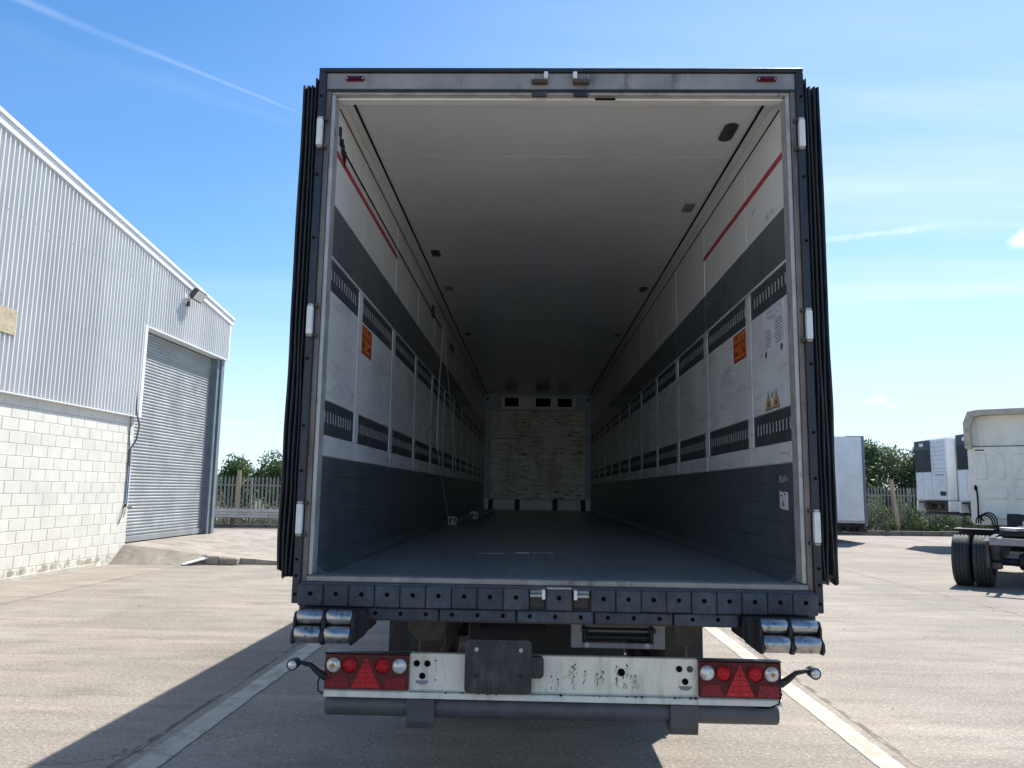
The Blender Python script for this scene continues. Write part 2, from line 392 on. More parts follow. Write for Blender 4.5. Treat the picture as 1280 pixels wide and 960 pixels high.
def ground_mat():
    m = bpy.data.materials.new('brushed_concrete')
    m.use_nodes = True
    nt = m.node_tree
    b = nt.nodes['Principled BSDF']
    pos = nd(nt, 'ShaderNodeNewGeometry').outputs['Position']

    def noise(sc, det=6.0, st=(1, 1, 1), rough=0.6):
        mp = nd(nt, 'ShaderNodeMapping')
        mp.inputs['Scale'].default_value = st
        nt.links.new(pos, mp.inputs[0])
        n = nd(nt, 'ShaderNodeTexNoise', i_Scale=sc, i_Detail=det, i_Roughness=rough)
        nt.links.new(mp.outputs[0], n.inputs['Vector'])
        return n.outputs[0]

    def mixc(fac, a, bcol):
        x = nd(nt, 'ShaderNodeMix', data_type='RGBA')
        nt.links.new(fac, x.inputs['Factor'])
        if isinstance(a, tuple):
            x.inputs['A'].default_value = a + (1,)
        else:
            nt.links.new(a, x.inputs['A'])
        x.inputs['B'].default_value = bcol + (1,)
        return x.outputs['Result']
    c = mixc(ramp(nt, noise(0.35, 5), 0.3, 0.7), (0.235, 0.207, 0.172), (0.332, 0.295, 0.249))
    c = mixc(ramp(nt, noise(2.2, 8, (0.5, 1.4, 1)), 0.42, 0.70, 0, 0.7), c, (0.18, 0.157, 0.132))
    c = mixc(ramp(nt, noise(1.0, 8, (0.3, 2.5, 1)), 0.50, 0.74, 0, 0.65), c, (0.43, 0.355, 0.29))
    c = mixc(ramp(nt, noise(55, 3, (0.6, 1, 1)), 0.48, 0.66, 0, 0.7), c, (0.15, 0.13, 0.108))
    c = mixc(ramp(nt, noise(38, 3), 0.56, 0.68, 0, 0.75), c, (0.50, 0.45, 0.375))
    c = mixc(ramp(nt, noise(9, 8), 0.62, 0.74, 0, 0.65), c, (0.11, 0.10, 0.09))
    c = mixc(ramp(nt, noise(0.9, 9, (1.6, 0.5, 1), 0.7), 0.66, 0.78, 0, 0.45), c, (0.12, 0.11, 0.10))
    # tyre-darkened lanes, oil spots and hair cracks
    c = mixc(ramp(nt, noise(0.55, 6, (1.5, 0.09, 1), 0.55), 0.54, 0.74, 0, 0.38), c, (0.15, 0.135, 0.118))
    c = mixc(ramp(nt, noise(2.6, 2), 0.74, 0.80, 0, 0.6), c, (0.07, 0.065, 0.06))
    vo = nd(nt, 'ShaderNodeTexVoronoi', feature='DISTANCE_TO_EDGE', i_Scale=0.16)
    dv = nd(nt, 'ShaderNodeVectorMath', operation='ADD')
    nn = nd(nt, 'ShaderNodeTexNoise', i_Scale=1.4, i_Detail=5.0)
    nt.links.new(pos, nn.inputs['Vector'])
    nt.links.new(pos, dv.inputs[0])
    nt.links.new(nn.outputs['Color'], dv.inputs[1])
    nt.links.new(dv.outputs[0], vo.inputs['Vector'])
    c = mixc(mth(nt, 'MULTIPLY', ramp(nt, vo.outputs['Distance'], 0.0, 0.0016, 0.8, 0.0), ramp(nt, noise(0.3, 3), 0.5, 0.6)), c, (0.10, 0.088, 0.075))
    nt.links.new(c, b.inputs['Base Color'])
    b.inputs['Roughness'].default_value = 0.85
    b.inputs['Specular IOR Level'].default_value = 0.3
    bp = nd(nt, 'ShaderNodeBump')
    bp.inputs['Strength'].default_value = 0.9
    bp.inputs['Distance'].default_value = 0.012
    h = mth(nt, 'ADD', noise(48, 4, (0.5, 1, 1)), mth(nt, 'MULTIPLY', noise(6, 4), 0.8))
    nt.links.new(h, bp.inputs['Height'])
    nt.links.new(bp.outputs[0], b.inputs['Normal'])
    return m


M['concrete'] = ground_mat()
M['line'] = mat('worn_white_line', (0.44, 0.405, 0.315), 0.7, var=0.10, vs=5,
                dirt=[((0.29, 0.25, 0.195), 6, 0.45, 0.60, (1, 0.6, 1), 0.85), ((0.30, 0.27, 0.23), 45, 0.58, 0.68, U3, 0.7)], bump=(0.3, 60, U3))


def block_mat():
    m = mat('painted_blockwork', (0.67, 0.655, 0.585), 0.6, var=0.05, vs=3.0,
            dirt=[((0.56, 0.54, 0.47), 1.5, 0.5, 0.8, U3, 0.4), ((0.62, 0.62, 0.58), 20, 0.5, 0.7, U3, 0.5)], bump=(0.3, 55, U3), tone=0.035)
    nt = m.node_tree
    b = nt.nodes['Principled BSDF']
    src = b.inputs['Base Color'].links[0].from_socket
    pos = nd(nt, 'ShaderNodeNewGeometry').outputs['Position']
    sep = nd(nt, 'ShaderNodeSeparateXYZ')
    nt.links.new(pos, sep.inputs[0])
    n = nd(nt, 'ShaderNodeTexNoise', i_Scale=5.0, i_Detail=8.0, i_Roughness=0.65)
    nt.links.new(pos, n.inputs['Vector'])
    hgt = ramp(nt, sep.outputs[2], 0.05, 0.55, 0.15, -0.2)      # splash stains near the base
    f = ramp(nt, mth(nt, 'ADD', n.outputs[0], hgt), 0.55, 0.72, 0, 0.8)
    x = nd(nt, 'ShaderNodeMix', data_type='RGBA')
    nt.links.new(f, x.inputs['Factor'])
    nt.links.new(src, x.inputs['A'])
    x.inputs['B'].default_value = (0.27, 0.215, 0.14, 1)
    nt.links.new(x.outputs['Result'], b.inputs['Base Color'])
    return m


M['blockwork'] = block_mat()
M['mortar'] = mat('block_mortar', (0.47, 0.445, 0.385), 0.85, var=0.15, vs=4)


# ------------------------------------------------------------------ mesh helpers
class G:
    def __init__(s):
        s.v = []
        s.f = []

    def add(s, vs, fs):
        o = len(s.v)
        s.v += [tuple(v) for v in vs]
        s.f += [tuple(i + o for i in f) for f in fs]
        return s

    def box(s, x0, x1, y0, y1, z0, z1, b=0.0):
        if b <= 0:
            vs = [(x, y, z) for z in (z0, z1) for y in (y0, y1) for x in (x0, x1)]
            return s.add(vs, [(0, 2, 3, 1), (4, 5, 7, 6), (0, 1, 5, 4), (2, 6, 7, 3), (0, 4, 6, 2), (1, 3, 7, 5)])
        bm = bmesh.new()
        vs = [bm.verts.new((x, y, z)) for z in (z0, z1) for y in (y0, y1) for x in (x0, x1)]
        for f in [(0, 2, 3, 1), (4, 5, 7, 6), (0, 1, 5, 4), (2, 6, 7, 3), (0, 4, 6, 2), (1, 3, 7, 5)]:
            bm.faces.new([vs[i] for i in f])
        bmesh.ops.bevel(bm, geom=bm.edges[:], offset=b, segments=1, affect='EDGES')
        return s.bm(bm)

    def bm(s, bm):
        bm.verts.index_update()
        vs = [v.co[:] for v in bm.verts]
        fs = [[v.index for v in f.verts] for f in bm.faces]
        bm.free()
        return s.add(vs, fs)

    def cyl(s, p0, p1, r0, r1=None, n=16, cap=True):
        r1 = r0 if r1 is None else r1
        p0 = Vector(p0)
        p1 = Vector(p1)
        d = (p1 - p0).normalized()
        a = d.orthogonal().normalized()
        c = d.cross(a)
        vs = []
        for p, r in ((p0, r0), (p1, r1)):
            for i in range(n):
                t = 2 * math.pi * i / n
                vs.append(p + (a * math.cos(t) + c * math.sin(t)) * r)
        fs = [(i, (i + 1) % n, n + (i + 1) % n, n + i) for i in range(n)]
        if cap:
            fs += [tuple(range(n - 1, -1, -1)), tuple(range(n, 2 * n))]
        return s.add(vs, fs)

    def tube(s, pts, r, n=8):
        pts = [Vector(p) for p in pts]
        rings = []
        a = None
        for i, p in enumerate(pts):
            d = (pts[min(i + 1, len(pts) - 1)] - pts[max(i - 1, 0)]).normalized()
            if a is None:
                a = d.orthogonal().normalized()
            a = (a - d * a.dot(d)).normalized()
            c = d.cross(a)
            rr = r[i] if isinstance(r, (list, tuple)) else r
            rings.append([p + (a * math.cos(2 * math.pi * k / n) + c * math.sin(2 * math.pi * k / n)) * rr for k in range(n)])
        vs = [v for q in rings for v in q]
        fs = []
        for i in range(len(rings) - 1):
            for k in range(n):
                fs.append((i * n + k, i * n + (k + 1) % n, (i + 1) * n + (k + 1) % n, (i + 1) * n + k))
        fs += [tuple(range(n - 1, -1, -1)), tuple(range((len(rings) - 1) * n, len(rings) * n))]
        return s.add(vs, fs)

    def prism(s, poly, axis, a, b):
        """poly: 2-D points; axis 'x' -> (y,z), 'y' -> (x,z), 'z' -> (x,y)"""
        def P(p, t):
            return (t, p[0], p[1]) if axis == 'x' else (p[0], t, p[1]) if axis == 'y' else (p[0], p[1], t)
        n = len(poly)
        vs = [P(p, a) for p in poly] + [P(p, b) for p in poly]
        fs = [(i, (i + 1) % n, n + (i + 1) % n, n + i) for i in range(n)]
        fs += [tuple(range(n - 1, -1, -1)), tuple(range(n, 2 * n))]
        return s.add(vs, fs)

    def lathe(s, prof, c, axis, n=32):
        """prof: (radius, along) pairs"""
        c = Vector(c)
        d = Vector(axis).normalized()
        a = d.orthogonal().normalized()
        e = d.cross(a)
        vs = []
        for (r, t) in prof:
            for i in range(n):
                q = 2 * math.pi * i / n
                vs.append(c + d * t + (a * math.cos(q) + e * math.sin(q)) * r)
        fs = []
        for j in range(len(prof) - 1):
            for i in range(n):
                fs.append((j * n + i, j * n + (i + 1) % n, (j + 1) * n + (i + 1) % n, (j + 1) * n + i))
        return s.add(vs, fs)

    def mesh(s, name, m, smooth=False):
        me = bpy.data.meshes.new(name)
        me.from_pydata(s.v, [], s.f)
        me.validate()
        bm = bmesh.new()
        bm.from_mesh(me)
        bmesh.ops.recalc_face_normals(bm, faces=bm.faces[:])
        bm.to_mesh(me)
        bm.free()
        me.materials.append(M[m])
        if smooth:
            for p in me.polygons:
                p.use_smooth = True
            try:
                me.set_sharp_from_angle(angle=R(35))
            except Exception:
                pass
        return me

    def build(s, name, m, parent=None, smooth=False):
        return link(name, s.mesh(name, m, smooth), parent)


def link(name, me, parent=None):
    o = bpy.data.objects.new(name, me)
    COL.objects.link(o)
    if parent is not None:
        o.parent = parent
        root = parent
        while root.parent is not None:
            root = root.parent
        if parent is root:
            o.matrix_parent_inverse = root.matrix_basis.inverted()
    return o


def thing(name, label, cat, loc=(0, 0, 0), group=None):
    o = bpy.data.objects.new(name, None)
    COL.objects.link(o)
    o.location = loc
    o.empty_display_size = 0.3
    o.matrix_basis = Matrix.Translation(loc)
    o['label'] = label
    o['category'] = cat
    if group:
        o['group'] = group
    return o


def tag(o, label, cat, group=None):
    o['label'] = label
    o['category'] = cat
    if group:
        o['group'] = group
    return o


def struct(name, g, m):
    o = g.build(name, m)
    o['kind'] = 'structure'
    return o


def copy_at(o, parent, dx, dy, dz, name=None):
    """a further piece sharing the mesh of a part, moved by an offset"""
    c = o.copy()
    COL.objects.link(c)
    c.parent = parent
    c.matrix_parent_inverse = o.matrix_parent_inverse.copy()
    c.location = Vector(o.location) + Vector((dx, dy, dz))
    return c


def rrect(x0, x1, z0, z1, r, n=4):
    pts = []
    for cx, cz, a0 in ((x1 - r, z1 - r, 0), (x0 + r, z1 - r, 90), (x0 + r, z0 + r, 180), (x1 - r, z0 + r, 270)):
        for i in range(n + 1):
            a = R(a0 + 90 * i / n)
            pts.append((cx + r * math.cos(a), cz + r * math.sin(a)))
    return pts


# ------------------------------------------------------------------ the ground
struct('field', G().box(-700, 700, -700, 700, -0.6, -0.03), 'field')


def build_yard():
    o = struct('ground', G().prism([(-60, -60), (70, -60), (70, 39.0), (-60, 23.6)], 'z', -0.4, 0.0), 'concrete')
    jx = (-12.8, -7.72, -2.70, 2.40, 7.2, 12.3, 17.4)
    for x in jx:
        g = G()
        w = 0.020 if abs(x) > 5 else 0.032
        ys = [-20 + 0.4 * i for i in range(int((32 + 20) / 0.4))]
        L = []
        for y in ys:
            L.append((x + random.uniform(-.006, .006) - w / 2 - random.random() * .006, y, 0.0025))
            L.append((x + random.uniform(-.006, .006) + w / 2 + random.random() * .010, y, 0.0025))
        g.add(L, [(2 * i, 2 * i + 1, 2 * i + 3, 2 * i + 2) for i in range(len(ys) - 1)])
        link('slab_joint', g.mesh('slab_joint', 'joint'), o)
    for y in (-3.2, 20.5):
        g = G().box(-40, 40, y - .007, y + .007, -.01, 0.0024)
        link('slab_joint', g.mesh('slab_joint', 'joint'), o)
    return o


yard = build_yard()


def line(x0, x1, y0, y1):
    g = G()
    n = int((y1 - y0) / 0.08)
    L = []
    for i in range(n + 1):
        y = y0 + (y1 - y0) * i / n
        L += [(x0 + random.uniform(-.005, .005), y, 0.005), (x1 + random.uniform(-.005, .005), y, 0.005)]
    g.add(L, [(2 * i, 2 * i + 1, 2 * i + 3, 2 * i + 2) for i in range(n)])
    o = g.build('bay_line', 'line')
    o['kind'] = 'structure'
    return o


line(-2.585, -2.405, -9, 9.5)
line(2.13, 2.30, -9, 9.5)

# ------------------------------------------------------------------ the refrigerated trailer in front
FZ = 1.29                       # height of the load floor
WI = 1.235                      # half the inside width
LEN = 13.85                     # inside length
T = thing('refrigerated_trailer', 'large refrigerated semi-trailer with open rear doors, empty inside, backed towards the viewer', 'trailer')


def P(g, name, m, parent=None, smooth=False):
    return g.build(name, m, parent or T, smooth)


def zf(z):
    return FZ + z


def trailer_shell():
    P(G().box(-1.25, 1.25, 0.06, LEN + .1, zf(-.12), zf(0)), 'load_floor', 'floor')
    # floor edge coving
    for s in (-1, 1):
        P(G().prism([(s * 1.222, zf(.001)), (s * 1.16, zf(.001)), (s * 1.19, zf(.012)), (s * 1.222, zf(.05))], 'y', .1, LEN), 'floor_edge', 'kick')
    roof = P(G().box(-1.30, 1.30, 0.08, LEN + .15, zf(2.652), zf(2.70)), 'roof', 'white_paint')
    y = 0.10
    ys = [0.10, 0.94]
    while ys[-1] < LEN - 1.3:
        ys.append(ys[-1] + 1.22)
    ys.append(LEN)
    for a, b in zip(ys[:-1], ys[1:]):
        P(G().box(-1.17, 1.17, a + .0013, b - .0013, zf(2.640), zf(2.652), .0012), 'ceiling_panel', 'ceiling', roof)
    P(G().box(-1.23, 1.23, .1, LEN, zf(2.648), zf(2.6525)), 'ceiling_backing', 'white_upper', roof)
    for s in (-1, 1):
        # cove rails along the top corner with two dark shadow gaps
        P(G().box(min(s * 1.176, s * 1.225), max(s * 1.176, s * 1.225), .105, LEN, zf(2.634), zf(2.647), .002), 'cove_rail', 'white_upper')
        P(G().box(min(s * 1.168, s * 1.178), max(s * 1.168, s * 1.178), .13, LEN, zf(2.630), zf(2.641)), 'dark_gap_strip', 'black')
        P(G().box(min(s * 1.2255, s * 1.2295), max(s * 1.2255, s * 1.2295), .13, LEN, zf(2.545), zf(2.557)), 'dark_gap_strip', 'black')
        P(G().box(min(s * 1.2245, s * 1.2295), max(s * 1.2245, s * 1.2295), .105, LEN, zf(2.559), zf(2.633), .001), 'cove_rail', 'white_upper')
        # ceiling lamps
    def stadium(cx, y0, y1, r):
        pts = []
        for i in range(9):
            a = R(180 + 180 * i / 8)
            pts.append((cx + r * math.cos(a), y0 + r + r * math.sin(a)))
        for i in range(9):
            a = R(180 * i / 8)
            pts.append((cx + r * math.cos(a), y1 - r + r * math.sin(a)))
        return pts
    P(G().prism(stadium(1.06, .46, .70, .042), 'z', zf(2.634), zf(2.641)), 'ceiling_lamp', 'plate_black')
    for x, yy, m in ((1.07, 1.85, 'grey_metal'), (1.07, 4.3, 'plate_black'), (1.07, 6.8, 'plate_black'), (-1.05, 3.06, 'plate_black'), (-1.06, 4.32, 'grey_metal'),
                     (-1.06, 6.8, 'plate_black')):
        l = P(G().prism(rrect(x - .04, x + .04, yy - .09, yy + .09, .02), 'z', zf(2.632), zf(2.641)), 'ceiling_lamp', m)
    # outer side walls
    for s in (-1, 1):
        a, b = sorted((s * 1.236, s * 1.30))
        w = P(G().box(a, b, .08, LEN + .15, zf(-.03), zf(2.652)), 'side_wall', 'white_paint')
        side_lining(s, w)
    # far bulkhead
    P(G().box(-1.235, 1.235, LEN, LEN + .06, zf(0), zf(2.64)), 'front_wall', 'bulk_grey')
    bulkhead()


BAYS = [(.105, .795)]
yy = 0.90
while yy + 1.07 < LEN - .3:
    BAYS.append((yy, yy + 1.075))
    yy += 1.20
BAYS.append((yy, LEN - .02))
TRACKS = ((1.502, 1.672), (.718, .898))
SLOT_ROWS = {}


def side_lining(s, wall):
    def bx(t, y0, y1, z0, z1, b=0.0, off=0.0):
        """a plate on the wall's inner face, t thick, off proud of it"""
        a, c = sorted((s * (WI - off), s * (WI - off - t)))
        return G().box(a, c, y0, y1, zf(z0), zf(z1), b)
    for i, (y0, y1) in enumerate(BAYS):
        e = BAYS[i + 1][0] if i + 1 < len(BAYS) else y1
        # upper white panels, joint at each bay
        ys0, ys1 = y0 - .05 + (0.05 if i == 0 else 0), y1 + .048
        P(bx(.008, ys0 + .002, min(ys1, LEN), 1.985, 2.645, .001), 'upper_wall_panel', 'white_upper', wall)
        P(bx(.008, ys0 + .002, min(ys1, LEN), 1.688, 1.983, .001), 'grey_wall_band', 'grey_band', wall)
        # white panel between the two load tracks
        P(bx(.010, y0 + .001, y1 - .001, .902, 1.498, .001), 'wall_panel', 'white_wall', wall)
        P(bx(.010, ys0 + .001, min(ys1, LEN), .607, .714, .001), 'lower_white_rail', 'white_wall', wall)
        if e > y1:
            P(bx(.0118, y1 + .002, e - .002, .716, 1.672, .001), 'upright_strip', 'white_wall', wall)
        # the slotted load tracks
        for (z0, z1) in TRACKS:
            tp = P(bx(.006, y0 + .001, y1 - .001, z0, z1), 'load_track', 'track')
            g = G()
            n = int((y1 - y0 - .03) / .0575)
            xa, xb = sorted((s * (WI - .0061), s * (WI - .0068)))
            for k in range(n):
                yc = y0 + .03 + .0575 * k
                zc = (z0 + z1) / 2 + .004
                g.box(xa, xb, yc - .006, yc + .006, zf(zc - .030), zf(zc + .030))
            o = g.build('slot_row', 'slot', tp)
            o['kind'] = 'stuff'
    # thin bright rail above the upper track
    P(bx(.014, .105, LEN - .02, 1.674, 1.687, .001), 'trim_rail', 'white_wall', wall)
    # dark kick plate with shallow horizontal ribs
    prof = []
    z = 0.0
    base = WI
    while z < .60:
        prof += [(base - .012, z), (base - .012, min(z + .083, .601)), (base - .0085, min(z + .0865, .602)), (base - .0085, min(z + .0965, .603))]
        z += .10
    prof = [(x, zz) for x, zz in prof if zz <= .604]
    poly = [(s * x, zf(zz)) for x, zz in prof] + [(s * base, zf(.604)), (s * base, zf(0))]
    for y0, y1 in ((.105, 2.46), (2.463, 4.9), (4.903, 7.3), (7.303, 9.7), (9.703, 12.1), (12.103, LEN - .02)):
        P(G().prism(poly, 'y', y0, y1), 'kick_plate', 'kick', wall)
    # red load-height line
    P(bx(.0025, .105, 2.05, 2.262, 2.298, 0, .0082), 'red_height_line', 'red_tape', wall)


def bulkhead():
    y = LEN
    fb = P(G().box(-1.075, 1.085, y - .05, y - .003, zf(.25), zf(2.27)), 'bulkhead_board', 'bulk_grey')
    n = 18
    h = 2.02 / n
    for i in range(n):
        z0 = .25 + h * i
        d = random.uniform(.06, .07)
        P(G().box(-1.072, 1.082, y - d, y - .052, zf(z0 + .002), zf(z0 + h - .002), .003), 'slat', 'board', fb)
    vp = P(G().box(-.86, .87, y - .09, y - .003, zf(2.29), zf(2.585), .006), 'air_outlet_panel', 'bulk_pale')
    for x0, x1 in ((-.77, -.45), (-.05, .29), (.45, .78)):
        P(G().box(x0, x1, y - .096, y - .0905, zf(2.365), zf(2.56)), 'air_opening', 'black', vp)
    for x0, x1 in ((-1.0, -.52), (-.38, .34), (.48, .98)):
        P(G().box(x0, x1, y - .05, y - .003, zf(.01), zf(.235), .004), 'return_air_panel', 'bulk_pale')
    for x in (-1.06, -.45, .41, 1.05):
        P(G().box(x - .05, x + .05, y - .08, y - .003, zf(.005), zf(.245), .004), 'bulkhead_foot', 'under')
    for s in (-1, 1):
        P(G().box(min(s * 1.09, s * 1.2), max(s * 1.09, s * 1.2), y - .06, y - .003, zf(.01), zf(.26), .004), 'bulkhead_corner', 'bulk_pale')
        P(G().box(s * 1.17 - .02, s * 1.17 + .02, y - .03, y - .003, zf(2.5), zf(2.58), .004), 'bulkhead_hook', 'black')


trailer_shell()


def rear_frame():
    h = P(G().box(-1.272, 1.272, 0, .07, zf(2.598), zf(2.692), .003), 'header_beam', 'steel')
    P(G().box(-1.312, 1.312, -.016, .10, zf(2.694), zf(2.716), .004), 'roof_cap', 'dark_frame')
    P(G().box(-1.243, 1.243, .012, .104, zf(2.574), zf(2.596), .003), 'header_lip', 'alu')
    P(G().box(-1.22, 1.22, .05, .104, zf(2.574 - .012), zf(2.5725)), 'header_seal', 'white_upper')
    P(G().box(-1.272, 1.272, -.004, .010, zf(2.586), zf(2.5965)), 'header_edge', 'dark_frame')
    for x in (-.105, .12):
        k = P(G().box(x - .045, x + .045, -.035, -.002, zf(2.622), zf(2.640), .004), 'latch_keeper', 'rust', h)
        P(G().box(x - .045, x - .03, -.03, -.002, zf(2.641), zf(2.672), .003), 'latch_cheek', 'steel', h)
        P(G().box(x + .03, x + .045, -.03, -.002, zf(2.641), zf(2.672), .003), 'latch_cheek', 'steel', h)
        sx = x + (.034 if x < 0 else -.034)
        P(G().box(sx - .011, sx + .011, -.038, -.002, zf(2.645), zf(2.683), .003), 'latch_tooth', 'hinge', h)
        P(G().box(x - .04, x + .04, -.006, .011, zf(2.556), zf(2.585), .003), 'latch_pad', 'plate_black', h)
    P(G().box(.20, .31, .043, .0495, zf(2.562), zf(2.570)), 'lip_slot', 'black', h)
    for x in (-1.115, 1.12):
        l = P(G().prism(rrect(x - .052, x + .052, zf(2.642), zf(2.668), .0125), 'y', -.012, -.0005), 'marker_lamp', 'dark_red', smooth=False)
        P(G().prism(rrect(x - .034, x + .034, zf(2.648), zf(2.662), .006), 'y', -.019, -.0125), 'lens', 'dark_red', l)
        for dx in (-.043, .043):
            P(G().cyl((x + dx, -.015, zf(2.655)), (x + dx, -.0125, zf(2.655)), .005, n=10), 'screw', 'alu', l)
    for s in (-1, 1):
        def sx(a, b):
            return tuple(sorted((s * a, s * b)))
        a, b = sx(1.244, 1.271)
        P(G().box(a, b, 0, .08, zf(-.03), zf(2.597), .003), 'rear_post', 'rust_steel')
        a, b = sx(1.222, 1.243)
        P(G().box(a, b, .012, .104, zf(.002), zf(2.573), .003), 'post_lip', 'alu')
        a, b = sx(1.2715, 1.312)
        pd = P(G().box(a, b, -.016, .10, zf(-.135), zf(2.693), .005), 'outer_post', 'dark_frame')
        for z in (2.55, 2.10, 1.75, 1.10, .75, .52, .08, .0, -.09):
            P(G().cyl((s * 1.294, -.0235, zf(z)), (s * 1.294, -.0163, zf(z)), .0075, n=6), 'bolt', 'black', pd)
        for z in (.28, 1.30, 2.335):
            hg = P(G().box(*sx(1.272, 1.302), -.042, -.0165, zf(z - .074), zf(z + .074), .002), 'hinge', 'hinge')
            P(G().box(*sx(1.272, 1.300), -.040, -.0165, zf(z + .0745), zf(z + .088), .003), 'hinge_cap', 'alu', hg)
            P(G().box(*sx(1.272, 1.300), -.040, -.0165, zf(z - .088), zf(z - .0745), .003), 'hinge_cap', 'steel', hg)
            P(G().box(*sx(1.252, 1.2655), -.034, -.0005, zf(z - .088), zf(z - .07), .003), 'hinge_lug', 'rust', hg)
            P(G().box(*sx(1.252, 1.2655), -.034, -.0005, zf(z + .07), zf(z + .088), .003), 'hinge_lug', 'rust', hg)
        # the door itself, folded right back along the trailer's side
        dr = P(G().box(*sx(1.330, 1.405), .092, 1.27, zf(.07), zf(2.60), .008), 'rear_door', 'white_paint')
        for zz in (.3, 1.3, 2.3):
            P(G().box(*sx(1.4055, 1.413), .2, 1.25, zf(zz - .03), zf(zz + .03), .002), 'door_rib', 'alu', dr)
        for xx, r in ((1.350, .016),):
            P(G().cyl((s * 1.428, .95, zf(-.05)), (s * 1.428, .95, zf(2.62)), .014, n=10), 'lock_rod', 'steel', dr)
        # folded rubber seal: four soft ribs with a torn lower hem
        for k, xc in enumerate((1.3235, 1.343, 1.365, 1.389)):
            rw = (.008, .0115, .0125, .0145)[k]
            top = 2.655 if k == 0 else 2.605 + random.uniform(-.006, .006)
            zs = [.028 + random.uniform(-.03, .012) + (top - .02) * i / 28 for i in range(29)]
            zs[-1] = top
            n = 10
            vs = []
            ph = random.random() * 6
            for i, z in enumerate(zs):
                f = 1 - i / 28
                wob = .0022 * math.sin(z * 5 + ph) + .004 * f * f * math.sin(z * 11 + ph)
                for q in range(n):
                    a = 2 * math.pi * q / n
                    px = s * (xc + wob) + rw * math.cos(a) * (1 + .12 * f * math.sin(z * 7 + q))
                    py = .035 + .055 * math.sin(a) * (1 + .05 * math.sin(z * 3 + ph))
                    zz = z + (random.uniform(-.022, .022) if i == 0 else 0)
                    vs.append((px, py, zf(zz)))
            fs = [(i * n + q, i * n + (q + 1) % n, (i + 1) * n + (q + 1) % n, (i + 1) * n + q) for i in range(28) for q in range(n)]
            fs += [tuple(range(n)), tuple(range(28 * n, 29 * n))]
            P(G().add(vs, fs), 'door_seal', 'rubber', dr, True)


rear_frame()


